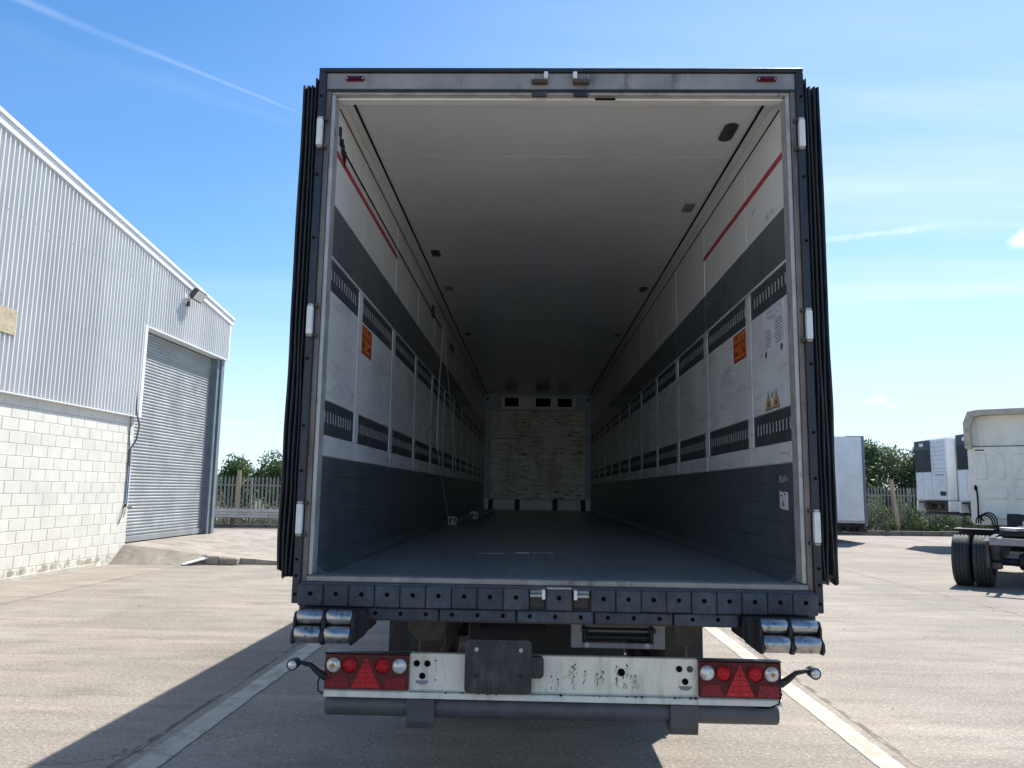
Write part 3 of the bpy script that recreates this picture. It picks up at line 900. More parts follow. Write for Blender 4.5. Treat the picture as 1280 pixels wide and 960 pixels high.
def rear_sill():
    P(G().box(-1.243, 1.243, -.012, .0595, zf(-.028), zf(-.0005), .004), 'threshold', 'steel')
    P(G().box(-1.27, 1.27, -.016, .30, zf(-.20), zf(-.029), .004), 'sill_beam', 'rust')
    P(G().box(-1.265, 1.265, -.034, -.0165, zf(-.052), zf(-.030), .005), 'sill_edge', 'tube')
    # two rows of bolted rubber buffers
    xs = []
    p = .1262
    for i in range(9):
        xs.append((-1.265 + p * i, -1.265 + p * (i + 1)))
    xs.append((-.045, .081))
    for i in range(9):
        xs.append((.172 + .1215 * i, .172 + .1215 * (i + 1)))
    for x0, x1 in xs:
        d = random.uniform(-.002, .002)
        b = P(G().box(x0 + .0015, x1 - .0015, -.072 + d, -.0345, zf(-.138) + random.uniform(-.002, .002), zf(-.036), .005), 'buffer_block', 'block')
        x = (x0 + x1) / 2
        P(G().cyl((x, -.0735 + d, zf(-.078)), (x, -.0721 + d, zf(-.078)), .0115, n=10), 'bolt_hole', 'black', b)
    for s, x in ((-1, -.088), (1, .127)):
        P(G().box(x - .038, x + .038, -.022, -.0166, zf(-.132), zf(-.055), .002), 'keeper_plate', 'rust')
        k = P(G().box(x - .036, x + .036, -.075, -.0225, zf(-.075), zf(-.062), .003), 'door_keeper', 'alu')
        P(G().cyl((x - .036, -.055, zf(-.052)), (x + .036, -.055, zf(-.052)), .010, n=10), 'keeper_pin', 'steel', k, True)
        P(G().box(x + s * -.030 - .008, x + s * -.030 + .008, -.085, -.023, zf(-.085), zf(-.040), .003), 'keeper_tooth', 'hinge', k)
    P(G().box(-.042, .078, -.078, -.0345, zf(-.036), zf(-.0285), .002), 'steel_cap', 'alu')
    for x0, x1, n in ((-.942, -.570, 3), (-.566, -.192, 3), (-.186, .186, 3), (.192, .568, 3), (.574, .885, 2)):
        b = P(G().box(x0 + .002, x1 - .002, -.058, -.0345, zf(-.198), zf(-.143), .004), 'buffer_strip', 'block')
        for k in range(n):
            x = x0 + (x1 - x0) * (k + .5) / 3 if n == 3 else x0 + .09 + .122 * k
            P(G().cyl((x, -.0595, zf(-.168)), (x, -.0581, zf(-.168)), .0105, n=10), 'bolt_hole', 'black', b)
    P(G().box(-1.0, .95, -.036, .02, zf(-.206), zf(-.2005), .001), 'sill_flange', 'rust')
    # dock rollers
    for s in (-1, 1):
        off = 0.0 if s < 0 else -.012
        def X(a, b):
            return tuple(sorted((s * a + off * s * 0 + (off if s > 0 else 0), s * b + (off if s > 0 else 0))))
        br = P(G().box(*X(.912, .945), -.09, .16, zf(-.262), zf(-.142), .012), 'roller_bracket', 'rubber')
        P(G().prism([(a, zf(z)) for a, z in (((s * .945 + (off if s > 0 else 0)), -.142), ((s * .945 + (off if s > 0 else 0)), -.285), ((s * .915 + (off if s > 0 else 0)), -.262), ((s * .91 + (off if s > 0 else 0)), -.142))], 'y', -.16, -.0905), 'roller_bracket', 'rubber')
        for (a, b) in ((.945, .957), (1.080, 1.096), (1.220, 1.230)):
            pl = [(-.05, -.142), (-.215, -.145), (-.235, -.175), (-.235, -.215), (-.265, -.235), (-.27, -.265), (-.25, -.285), (-.10, -.285), (-.05, -.25)]
            P(G().prism([(yv, zf(z)) for yv, z in pl], 'x', *X(a, b)), 'roller_cheek', 'rubber')
        P(G().box(*X(.946, 1.229), -.185, -.04, zf(-.276), zf(-.1425), .006), 'roller_backing', 'rubber')
        for (y, z, rr) in ((-.195, -.170, .036), (-.228, -.243, .039)):
            for (a, b) in ((.959, 1.078), (1.098, 1.218)):
                x0, x1 = X(a, b)
                prof = [(.004, 0), (rr * .86, 0), (rr, .008), (rr * 1.005, (x1 - x0) / 2), (rr, x1 - x0 - .008), (rr * .86, x1 - x0), (.004, x1 - x0)]
                P(G().lathe(prof, (x0, y, zf(z)), (1, 0, 0), 28), 'dock_roller', 'chrome', smooth=True)


rear_sill()


def light_board():
    # pressed cream light board with a folded lower lip
    prof = [(.085, -.383), (.085, -.555), (.060, -.566), (.050, -.590), (.056, -.592), (.068, -.570), (.115, -.566), (.115, -.380), (.092, -.380)]
    g = G().prism([(y, zf(z)) for y, z in prof], 'x', -1.145, 1.115)
    lb = P(g, 'light_board', 'cream_paint')
    # rust bead where the lip meets the board
    P(G().box(-.72, .70, .0575, .0595, zf(-.5605), zf(-.5580)), 'lip_seam', 'rust', lb)
    for i in range(19):
        x = random.uniform(-.6, .7)
        P(G().cyl((x, .052, zf(-.561)), (x, .0575, zf(-.561)), random.uniform(.003, .007), n=7), 'dirt_spot', 'under', lb)
    for s in (-1, 1):
        cx = s * .655
        for dx, z, r in ((-.033, -.43, .0155), (.020, -.43, .0155), (-.004, -.490, .0155)):
            P(G().cyl((cx + dx, .0805, zf(z)), (cx + dx, .0848, zf(z)), r, n=18), 'round_hole', 'black' if not (s > 0 and dx > 0) else 'rust', lb)
        pts = [(cx - .004 + .033 * math.cos(R(a)), zf(-.512) + .020 * math.sin(R(a))) for a in range(180, 361, 20)]
        P(G().prism(pts, 'y', .082, .0848), 'curved_slot', 'grey_metal', lb)
        for dx, z in ((.062, -.415), (.062, -.508)):
            P(G().cyl((cx + dx, .082, zf(z)), (cx + dx, .0848, zf(z)), .004, n=8), 'rivet', 'under', lb)
    P(G().cyl((.335, .080, zf(-.452)), (.335, .0848, zf(-.452)), .0185, n=18), 'round_hole', 'black', lb)
    # dark drips running down from small holes in the paint
    random.seed(5)
    for x, z, n, lean in ((.105, -.42, 14, -.5), (.095, -.43, 8, -.9), (.155, -.452, 9, 0), (.215, -.462, 10, 0), (.242, -.450, 12, 0), (.312, -.425, 6, 0), (.362, -.418, 8, 0),
                          (.312, -.480, 14, .0), (.345, -.475, 14, .3), (.385, -.470, 12, .5), (.405, -.466, 12, .3), (.02, -.492, 8, 0), (.10, -.478, 12, 0), (-.012, -.48, 4, 0)):
        P(G().cyl((x, .083, zf(z)), (x, .0848, zf(z)), .0042, n=8), 'rust_spot', 'under', lb)
        g = G()
        for k in range(n):
            d = random.uniform(.004, .058)
            xx = x + random.gauss(0, .0055) + lean * d * random.uniform(.3, 1)
            zz = z - d
            if zz < -.548:
                continue
            ll = random.uniform(.005, .016)
            g.tube([(xx, .0842, zf(zz + ll * .5)), (xx + random.uniform(-.002, .002) - lean * .003, .0842, zf(zz)), (xx + random.uniform(-.003, .003), .0842, zf(max(zz - ll * .5, -.552)))],
                   [.0006, random.uniform(.0007, .0015), .0004], 5)
        o = P(g, 'drip_streaks', 'under', lb)
        o['kind'] = 'stuff'
    tail_lamp(-1.147, -.722)
    tail_lamp(.712, 1.117)
    # under-run tube and its hangers
    for a, b in ((-1.145, 1.108),):
        prof = [(.03, 0), (.048, .002), (.052, .012), (.052, b - a - .012), (.048, b - a - .002), (.03, b - a), (.001, b - a)]
        P(G().lathe([(.001, 0)] + prof, (a, .115, zf(-.640)), (1, 0, 0), 28), 'underrun_tube', 'tube', smooth=True)
    for x0, x1 in ((-.728, -.592), (.572, .706)):
        pl = [(.045, -.594), (.05, -.70), (.065, -.735), (.18, -.735), (.19, -.594)]
        P(G().prism([(y, zf(z)) for y, z in pl], 'x', x0, x1), 'tube_hanger', 'tube')
    # number-plate holder, empty
    pp = G().prism(rrect(-.442, -.112, zf(-.553), zf(-.297), .022), 'y', .020, .040)
    ph = P(pp, 'plate_holder', 'plate_black')
    P(G().prism(rrect(-.425, -.129, zf(-.536), zf(-.314), .012), 'y', .0165, .0195), 'plate_recess', 'plate_black', ph)
    for x, z, m in ((-.385, -.343, 'alu'), (-.165, -.343, 'alu'), (-.385, -.468, 'under'), (-.165, -.468, 'under')):
        P(G().cyl((x, .0125, zf(z)), (x, .0162, zf(z)), .0105, n=12), 'screw', m, ph)
    P(G().prism(rrect(-.130, -.052, zf(-.482), zf(-.378), .022), 'y', .041, .075), 'plate_lamp', 'plate_black', ph)
    # rubber arms with round marker lamps
    for s in (-1, 1):
        o = 0.0 if s < 0 else -.03
        pts = [(s * 1.140 + o, .06, zf(-.500)), (s * 1.175 + o, .05, zf(-.475)), (s * 1.215 + o, .045, zf(-.440)), (s * 1.262 + o, .045, zf(-.430)), (s * 1.290 + o, .045, zf(-.432))]
        if s > 0:
            pts = [(x, y, z + .012) for x, y, z in pts]
        arm = P(G().tube(pts, [.020, .016, .012, .010, .011], 10), 'marker_arm', 'rubber', smooth=True)
        x, y, z = pts[-1]
        x += s * .008
        P(G().cyl((x, .012, z - .004), (x, .075, z - .004), .028, .026, n=18), 'lamp_cup', 'rubber', arm)
        P(G().lathe([(.001, -.009), (.012, -.008), (.019, -.003), (.022, .002)], (x, .011, z - .004), (0, 1, 0), 18), 'marker_lens', 'clear_lens', arm, True)
    P(G().tube([(-1.155, .05, zf(-.47)), (-1.175, .05, zf(-.52)), (-1.172, .05, zf(-.565)), (-1.145, .06, zf(-.580)), (-1.12, .07, zf(-.575))], .004, 6), 'lamp_cable', 'black', smooth=True)
    P(G().tube([(.95, .07, zf(-.592)), (1.0, .055, zf(-.598)), (1.05, .05, zf(-.597)), (1.10, .055, zf(-.58)), (1.118, .06, zf(-.53))], .004, 6), 'lamp_cable', 'black', smooth=True)


def tail_lamp(x0, x1):
    w = x1 - x0
    z0, z1 = -.556, -.384
    y = .064
    t = P(G().box(x0, x1, .055, .0845, zf(z0), zf(z1), .005), 'tail_lamp', 'dark_red')
    P(G().box(x0 - .003, x1 + .003, .050, .100, zf(z1 + .0005), zf(z1 + .006), .002), 'lamp_top_rim', 'plate_black', t)

    def disc(u, r, m, zc=-.440):
        x = x0 + w * u
        P(G().lathe([(.0005, -.016), (r * .4, -.0145), (r * .75, -.010), (r * .93, -.004), (r, .0)], (x, .0545, zf(zc)), (0, 1, 0), 24), 'lamp_lens', m, t, True)
        P(G().lathe([(r + .0015, 0), (r + .003, -.006), (r + .006, -.006), (r + .0065, 0)], (x, .0545, zf(zc)), (0, 1, 0), 28), 'lens_bezel', 'dark_red', t, True)
        for k in range(3):
            rr = r * (.34 + .22 * k)
            yo = .0545 - (.0148, .0123, .0085)[k]
            P(G().lathe([(rr - .0018, .0012), (rr, -.0018), (rr + .0018, .0012)], (x, yo, zf(zc)), (0, 1, 0), 24), 'lens_ring', m, t, True)
    mirror = x0 > 0
    us = (.105, .30, .685, .885)
    disc(us[0], .037, 'clear_lens')
    disc(us[1], .036, 'bright_red')
    disc(us[2], .036, 'bright_red')
    disc(us[3], .037, 'clear_lens')
    ub = us[3] if mirror else us[0]
    P(G().cyl((x0 + w * ub, .0365, zf(-.44)), (x0 + w * ub, .0385, zf(-.44)), .011, n=12), 'bulb', 'amber', t)
    # warning triangle of two by six reflector cells
    cx, zb, zt, hw = x0 + w * .495, -.548, -.398, w * .175
    for i in range(6):
        a, b = i / 6, (i + 1) / 6
        za, zc = zb + (zt - zb) * a + .0012, zb + (zt - zb) * b - .0008
        wa, wb = hw * (1 - a), hw * (1 - b)
        for s in (-1, 1):
            pl = [(cx + s * .0008, zf(za)), (cx + s * wa, zf(za)), (cx + s * max(wb, .001), zf(zc)), (cx + s * .0008, zf(zc))]
            P(G().prism(pl, 'y', .0495, .0548), 'reflector_cell', 'bright_red', t)
    for u in ((.03, .035, .255, .29), (.965, .955, .735, .70)):
        P(G().prism([(x0 + w * u[0], zf(-.548)), (x0 + w * u[1], zf(-.498)), (x0 + w * u[2], zf(-.492)), (x0 + w * u[3], zf(-.548))], 'y', .0522, .0548), 'lower_lens', 'red_lens', t)
    for u in (.06, .94):
        P(G().cyl((x0 + w * u, .0525, zf(-.527)), (x0 + w * u, .0548, zf(-.527)), .003, n=8), 'screw', 'alu', t)


light_board()


def wheel(parent, x0, x1, y, r=.515, name='wheel', zc=None, hub='under'):
    """lathe tyre with tread grooves, dished rim"""
    w = x1 - x0
    zc = r if zc is None else zc
    prof = [(.29, w * .12), (.31, w * .04), (r - .13, -.002), (r - .05, w * .02), (r - .012, w * .07)]
    for k in range(4):
        a = w * (.12 + .19 * k)
        prof += [(r - .002, a), (r, a + w * .02), (r, a + w * .13), (r - .001, a + w * .14), (r - .012, a + w * .145), (r - .012, a + w * .185)]
    prof += [(r - .002, w * .885), (r - .012, w * .93), (r - .05, w * .98), (r - .13, w + .002), (.31, w * .96), (.29, w * .88)]
    t = G().lathe(prof, (x0, y, zc), (1, 0, 0), 40).build('tyre', 'tyre', parent, True)
    rim = G().lathe([(.285, w * .1), (.27, w * .2), (.20, w * .3), (.12, w * .25), (.11, w * .08), (.001, w * .06)], (x0, y, zc), (1, 0, 0), 24).build('rim', hub, t, True)
    G().lathe([(.285, w * .9), (.27, w * .8), (.20, w * .7), (.12, w * .75), (.11, w * .92), (.001, w * .94)], (x0, y, zc), (1, 0, 0), 24).build('rim', hub, t, True)
    return t


def undercarriage():
    for s in (-1, 1):
        a, b = sorted((s * .60, s * .73))
        P(G().box(a, b, .42, .60, zf(-.62), zf(-.21), .01), 'board_hanger', 'rust')
        a, b = sorted((s * .58, s * .79))
        pl = [(s * .76, -.205), (s * .775, -.30), (s * .72, -.36), (s * .60, -.36), (s * .575, -.30), (s * .575, -.205)]
        P(G().prism([(x, zf(z)) for x, z in pl], 'y', .30, .42), 'chassis_end_plate', 'rust')
        P(G().cyl((s * .68, .285, zf(-.275)), (s * .68, .2995, zf(-.275)), .045, n=16), 'chassis_end_boss', 'rust')
        a, b = sorted((s * .62, s * .70))
        P(G().box(a, b, .60, 12.6, zf(-.55), zf(-.13), .005), 'chassis_rail', 'under')
        a, b = sorted((s * .86, s * 1.262))
        P(G().box(a, b, 2.50, 2.515, .22, 1.155, .003), 'mud_flap', 'rubber')
        a2, b2 = sorted((s * .85, s * 1.275))
        P(G().box(a2, b2, 2.485, 2.4995, .86, .90, .003), 'flap_bar', 'under')
        a, b = sorted((s * 1.24, s * 1.298))
        P(G().box(a, b, .3, LEN, zf(-.10), zf(-.031), .004), 'side_rail', 'alu')
    for y in (3.12, 4.43, 5.74):
        P(G().cyl((-.9, y, .515), (.9, y, .515), .065, n=14), 'axle', 'under', smooth=True)
        for s in (-1, 1):
            a, b = sorted((s * .875, s * 1.262))
            wheel(T, a, b, y)
    for y in (.9, 1.6, 2.3, 3.6, 5, 7, 9, 11):
        P(G().box(-1.2, 1.2, y, y + .06, zf(-.21), zf(-.121), .003), 'cross_member', 'under')
    P(G().box(-.58, .58, 2.0, 2.06, zf(-1.0), zf(-.22), .01), 'cross_panel', 'under')
    P(G().cyl((-.45, 1.4, zf(-.36)), (-.02, 1.4, zf(-.36)), .12, n=20), 'air_tank', 'under', smooth=True)
    # pale plate with a folding step behind a cut-out
    fr = G()
    fr.box(.092, .150, .235, .250, zf(-.368), zf(-.212), .004)
    fr.box(.520, .580, .235, .250, zf(-.368), zf(-.212), .004)
    fr.box(.1505, .5195, .235, .250, zf(-.368), zf(-.340), .004)
    st = P(fr, 'step_frame', 'grey_metal')
    for z in (-.232, -.258, -.282, -.315):
        P(G().box(.165, .505, .250 if z > -.3 else .262, .290, zf(z - .008), zf(z + .006), .002), 'step_slat', 'under' if z < -.3 else 'tube', st)
    for x in (.158, .505):
        P(G().box(x, x + .012, .252, .29, zf(-.335), zf(-.215), .002), 'step_side', 'under', st)
        P(G().cyl((x - .012, .228, zf(-.275)), (x + .024, .228, zf(-.275)), .012, n=10), 'step_pivot', 'under', st)
    for x in (.175, .485):
        P(G().cyl((x, .228, zf(-.352)), (x, .2348, zf(-.352)), .014, n=10), 'step_bolt', 'alu', st)
    P(G().box(.16, .51, .40, .42, zf(-.36), zf(-.21)), 'step_back', 'under', st)
    P(G().tube([(-.56, .45, zf(-.22)), (-.60, .44, zf(-.30)), (-.585, .43, zf(-.40)), (-.60, .4, zf(-.42))], .004, 6), 'hanging_wire', 'cable')
    P(G().box(-.30, .095, .24, .25, zf(-.222), zf(-.2065), .002), 'under_sill_plate', 'grey_metal')
    # landing legs and front running plate far beneath
    for s in (-1, 1):
        P(G().box(s * .78 - .06, s * .78 + .06, 10.9, 11.02, .06, zf(-.13), .01), 'landing_leg', 'under')
        P(G().box(s * .78 - .14, s * .78 + .14, 10.8, 11.12, .0, .055, .01), 'landing_foot', 'under')


undercarriage()


# notices and stickers on the trailer's walls: flat printed things on the panels
def wall_plate(s, y0, y1, z0, z1, m, name, parent, off=.0105, t=.0012):
    a, b = sorted((s * (WI - off), s * (WI - off - t)))
    return P(G().box(a, b, y0, y1, zf(z0), zf(z1)), name, m, parent)


def notices():
    for s in (-1, 1):
        n = wall_plate(s, .912, 1.205, 1.298, 1.482, 'sign_red', 'red_notice', T)
        random.seed(3)
        g = G()
        rows = ((.150, .022, .05, .95), (.122, .024, .06, .94), (.100, .010, .08, .9), (.072, .022, .06, .94), (.045, .020, .28, .72), (.016, .022, .1, .9))
        a, b = sorted((s * (WI - .0118), s * (WI - .0126)))
        for zr, h, u0, u1 in rows:
            u = u0
            while u < u1 - .03:
                wd = random.uniform(.035, .06)
                ya, yb = .912 + .293 * u, .912 + .293 * min(u + wd * .72, u1)
                if random.random() < .88:
                    # letter-like marks: a stem and one or two bars, the wording itself is too blurred to read
                    g.box(a, b, ya, ya + .0035, zf(1.298 + zr), zf(1.298 + zr + h))
                    g.box(a, b, ya + .0052, yb, zf(1.298 + zr + h * .82), zf(1.298 + zr + h))
                    if random.random() < .6:
                        g.box(a, b, ya + .0052, yb, zf(1.298 + zr + h * .34), zf(1.298 + zr + h * .50))
                    if random.random() < .5:
                        g.box(a, b, yb + .0002, yb + .0045, zf(1.298 + zr), zf(1.298 + zr + h * .95))
                u += wd
        o = g.build('blurred_lettering', 'sign_yellow', n)
        o['kind'] = 'stuff'
    # the certificate sticker on the right-hand wall
    st = wall_plate(1, .165, .545, 1.205, 1.487, 'sticker', 'certificate_sticker', T)
    g = G()
    random.seed(8)
    for k in range(9):
        for (c0, c1) in ((.19, .33), (.38, .52)):
            z = 1.40 - .016 * k
            if k < 2 and c0 > .3:
                continue
            g.box(WI - .0126, WI - .0118, c0 + random.uniform(0, .04), c1 - random.uniform(0, .03), zf(z), zf(z + .0045))
    g.box(WI - .0126, WI - .0118, .30, .42, zf(1.425), zf(1.429))
    for y in (.215, .495):
        g.cyl((WI - .0126, y, zf(1.235)), (WI - .0118, y, zf(1.235)), .020, n=14)
    # faint drawings at the top
    for y0, y1, z0, z1 in ((.21, .29, 1.44, 1.474), (.36, .46, 1.44, 1.47)):
        for a in ((y0, y1, z0, z0 + .002), (y0, y1, z1, z1 + .002), (y0, y0 + .002, z0 + .0021, z1 - .0001), (y1 - .002, y1, z0 + .0021, z1 - .0001)):
            g.box(WI - .0126, WI - .0118, a[0], a[1], zf(a[2]), zf(a[3]))
    g.build('sticker_print', 'ink', st)
    # two yellow warning triangles
    ws = wall_plate(1, .17, .56, .906, 1.03, 'sticker', 'warning_sticker', T)
    for yc in (.335, .475):
        for hw, z0, z1, m, o1, o2 in ((.066, .912, 1.018, 'ink', .0118, .0124), (.052, .919, 1.004, 'tri_yellow', .0125, .0131)):
            a, b = WI - o2, WI - o1
            P(G().prism([(yc - hw, zf(z0)), (yc + hw, zf(z0)), (yc, zf(z1))], 'x', a, b), 'warning_triangle', m, ws)
        P(G().prism([(yc - .016, zf(.928)), (yc + .012, zf(.928)), (yc + .018, zf(.95)), (yc - .004, zf(.965)), (yc - .02, zf(.945))], 'x', WI - .0138, WI - .0132), 'pictogram', 'ink', ws)
    P(G().prism(rrect(.395, .415, zf(.975), zf(1.01), .008), 'x', WI - .0124, WI - .0118), 'pictogram', 'ink', ws)
    P(G().prism(rrect(.24, .26, zf(.95), zf(1.0), .008), 'x', WI - .0124, WI - .0118), 'pictogram', 'sticker', ws)
    # pen scribbles on the panels
    rnd = random.Random(12)
    for y0, z0, off, n, m in ((.30, 2.03, .0087, 5, 'ink'), (.16, .655, .0107, 4, 'ink'), (.20, .52, .0127, 4, 'sticker'), (.62, 2.16, .0087, 3, 'ink')):
        g = G()
        for k in range(n):
            y = y0 + .035 * k
            pts = [(WI - off, y + rnd.uniform(-.012, .012), zf(z0 + rnd.uniform(-.02, .02))) for _ in range(4)]
            g.tube(pts, .0011, 4)
        P(g, 'pen_scribble', m)
    # torn paper label on the kick plate
    g = G()
    random.seed(4)
    top = [(.19 + .135 * i / 6, zf(.455 + random.uniform(-.006, .006))) for i in range(7)]
    bot = [(.325 - .135 * i / 6, zf(.362 + random.uniform(-.006, .006))) for i in range(7)]
    g.prism(top + bot, 'x', WI - .0135, WI - .0125)
    lb = P(g, 'torn_label', 'sticker')
    g = G()
    for k in range(9):
        y = random.uniform(.2, .3)
        z = random.uniform(.37, .44)
        g.box(WI - .0142, WI - .0136, y, y + random.uniform(.01, .03), zf(z), zf(z + random.uniform(.004, .012)))
    P(g, 'worn_patches', 'kick', lb)


notices()


# ------------------------------------------------------------------ loose things in the trailer
def load_bar(pts, label):
    t = thing('load_bar', label, 'load bar', (pts[0][0], pts[0][1], FZ), 'aluminium load bars on the trailer floor')
    a, b = Vector(pts[0]), Vector(pts[1])
    d = (b - a).normalized()
    ang = math.atan2(d.x, d.y)
    L = (b - a).length
    h = Matrix.Translation((a.x, a.y, a.z)) @ Matrix.Rotation(-ang, 4, 'Z')

    def tr(g):
        g.v = [tuple(h @ Vector(v)) for v in g.v]
        return g
    tr(G().box(-.02, .02, .02, L - .02, .015, .065, .005)).build('bar', 'alu', t)
    for y in (0.0, L):
        g = G()
        y0, y1 = y - .006, y + .006
        g.box(-.05, -.038, y0, y1, .004, .104)
        g.box(.038, .05, y0, y1, .004, .104)
        g.box(-.0379, .0379, y0, y1, .004, .016)
        g.box(-.0379, .0379, y0, y1, .092, .104)
        g.box(-.006, .006, y0, y1, .0161, .0919)
        tr(g).build('end_plate', 'alu', t)


load_bar(((-1.10, 5.75, FZ + .001), (-1.02, 8.2, FZ + .001)), 'grey load bar with square end plate lying by the kick plate, nearer one')
load_bar(((-.98, 7.9, FZ + .001), (-.80, 10.3, FZ + .001)), 'grey load bar lying deeper in the trailer behind the other bar')


def cord():
    pts = []
    for i in range(17):
        f = i / 16
        pts.append((-1.195 + .05 * f, 5.05 - .55 * math.sin(min(f / .62, 1) * 1.57) + 3.6 * max(0, f - .62) ** 1.05, zf(2.33 - 2.32 * f)))
    g = G().tube(pts, .006, 6)
    pts2 = []
    for i in range(15):
        f = i / 14
        pts2.append((-1.19 + .06 * f, 5.08 + 1.25 * f + .1 * math.sin(f * 3), zf(2.20 - 1.5 * f)))
    t = thing('hanging_cord', 'thin white cord hanging down the trailer wall to the floor', 'cord', (-1.17, 5.3, FZ))
    g.build('cord_strand', 'rope', t, True)
    G().tube(pts2, .005, 6).build('cord_strand', 'rope', t, True)
    G().cyl((-1.225, 5.05, zf(2.33)), (-1.185, 5.05, zf(2.33)), .014, n=10).build('cord_hook', 'alu', t)
    for z in (2.2, 2.05):
        G().box(-1.206, -1.184, 5.0, 5.06, zf(z - .02), zf(z + .02), .006).build('cord_knot', 'rope', t)


cord()


def strap_remains():
    """the torn black bracket above the red line on the left wall"""
    t = thing('torn_bracket', 'torn dark bracket hanging at the start of the red line', 'bracket', (-1.22, .18, zf(2.3)))
    g = G()
    random.seed(9)
    for k in range(7):
        y = .13 + .022 * k
        z = 2.42 - .018 * k
        g.box(-1.2265, -1.2265 + random.uniform(.006, .022), y, y + random.uniform(.016, .03), zf(z - random.uniform(.02, .06)), zf(z + random.uniform(.0, .03)), .002)
    g.build('bracket_plate', 'under', t)
    G().tube([(-1.222, .22, zf(2.352)), (-1.222, 1.2, zf(2.345)), (-1.222, 2.5, zf(2.343)), (-1.222, 5.05, zf(2.34))], .0045, 6).build('dark_wire', 'black', t)
    b = G().box(-1.2265, -1.205, 4.2, 4.33, zf(2.30), zf(2.42), .005)
    b.build('junction_box', 'plate_black', t)
    G().box(-1.2265, -1.21, 6.1, 6.5, zf(2.30), zf(2.36), .005).build('junction_box', 'plate_black', t)


strap_remains()


def floor_scraps():
    random.seed(2)
    for x, y, w, l, a, lab in ((-.40, 1.52, .20, .075, 8, 'thin pale paper strip lying on the trailer floor'),
                               (-.185, 1.60, .10, .13, 3, 'small white paper scrap between the strips on the trailer floor'),
                               (-.04, 1.64, .15, .065, -6, 'narrow pale scrap beside the white paper on the trailer floor'),
                               (-.92, 4.45, .09, .12, -25, 'tiny white scrap on the floor below the load bar')):
        g = G()
        c, s = math.cos(R(a)), math.sin(R(a))
        n = 6
        L = []
        for i in range(n + 1):
            u = -w / 2 + w * i / n
            for v in (-l / 2, l / 2):
                vv = v + random.uniform(-.004, .004)
                L.append((x + u * c - vv * s, y + u * s + vv * c, FZ + .0016 + random.uniform(0, .003)))
        g.add(L, [(2 * i, 2 * i + 1, 2 * i + 3, 2 * i + 2) for i in range(n)])
        o = g.build('paper_scrap', 'sticker')
        tag(o, lab, 'paper', 'scraps on the trailer floor')


floor_scraps()

# ------------------------------------------------------------------ the warehouse
WX = -9.30


def rake(y):
    return 7.94 + .1195 * (8.27 - y)


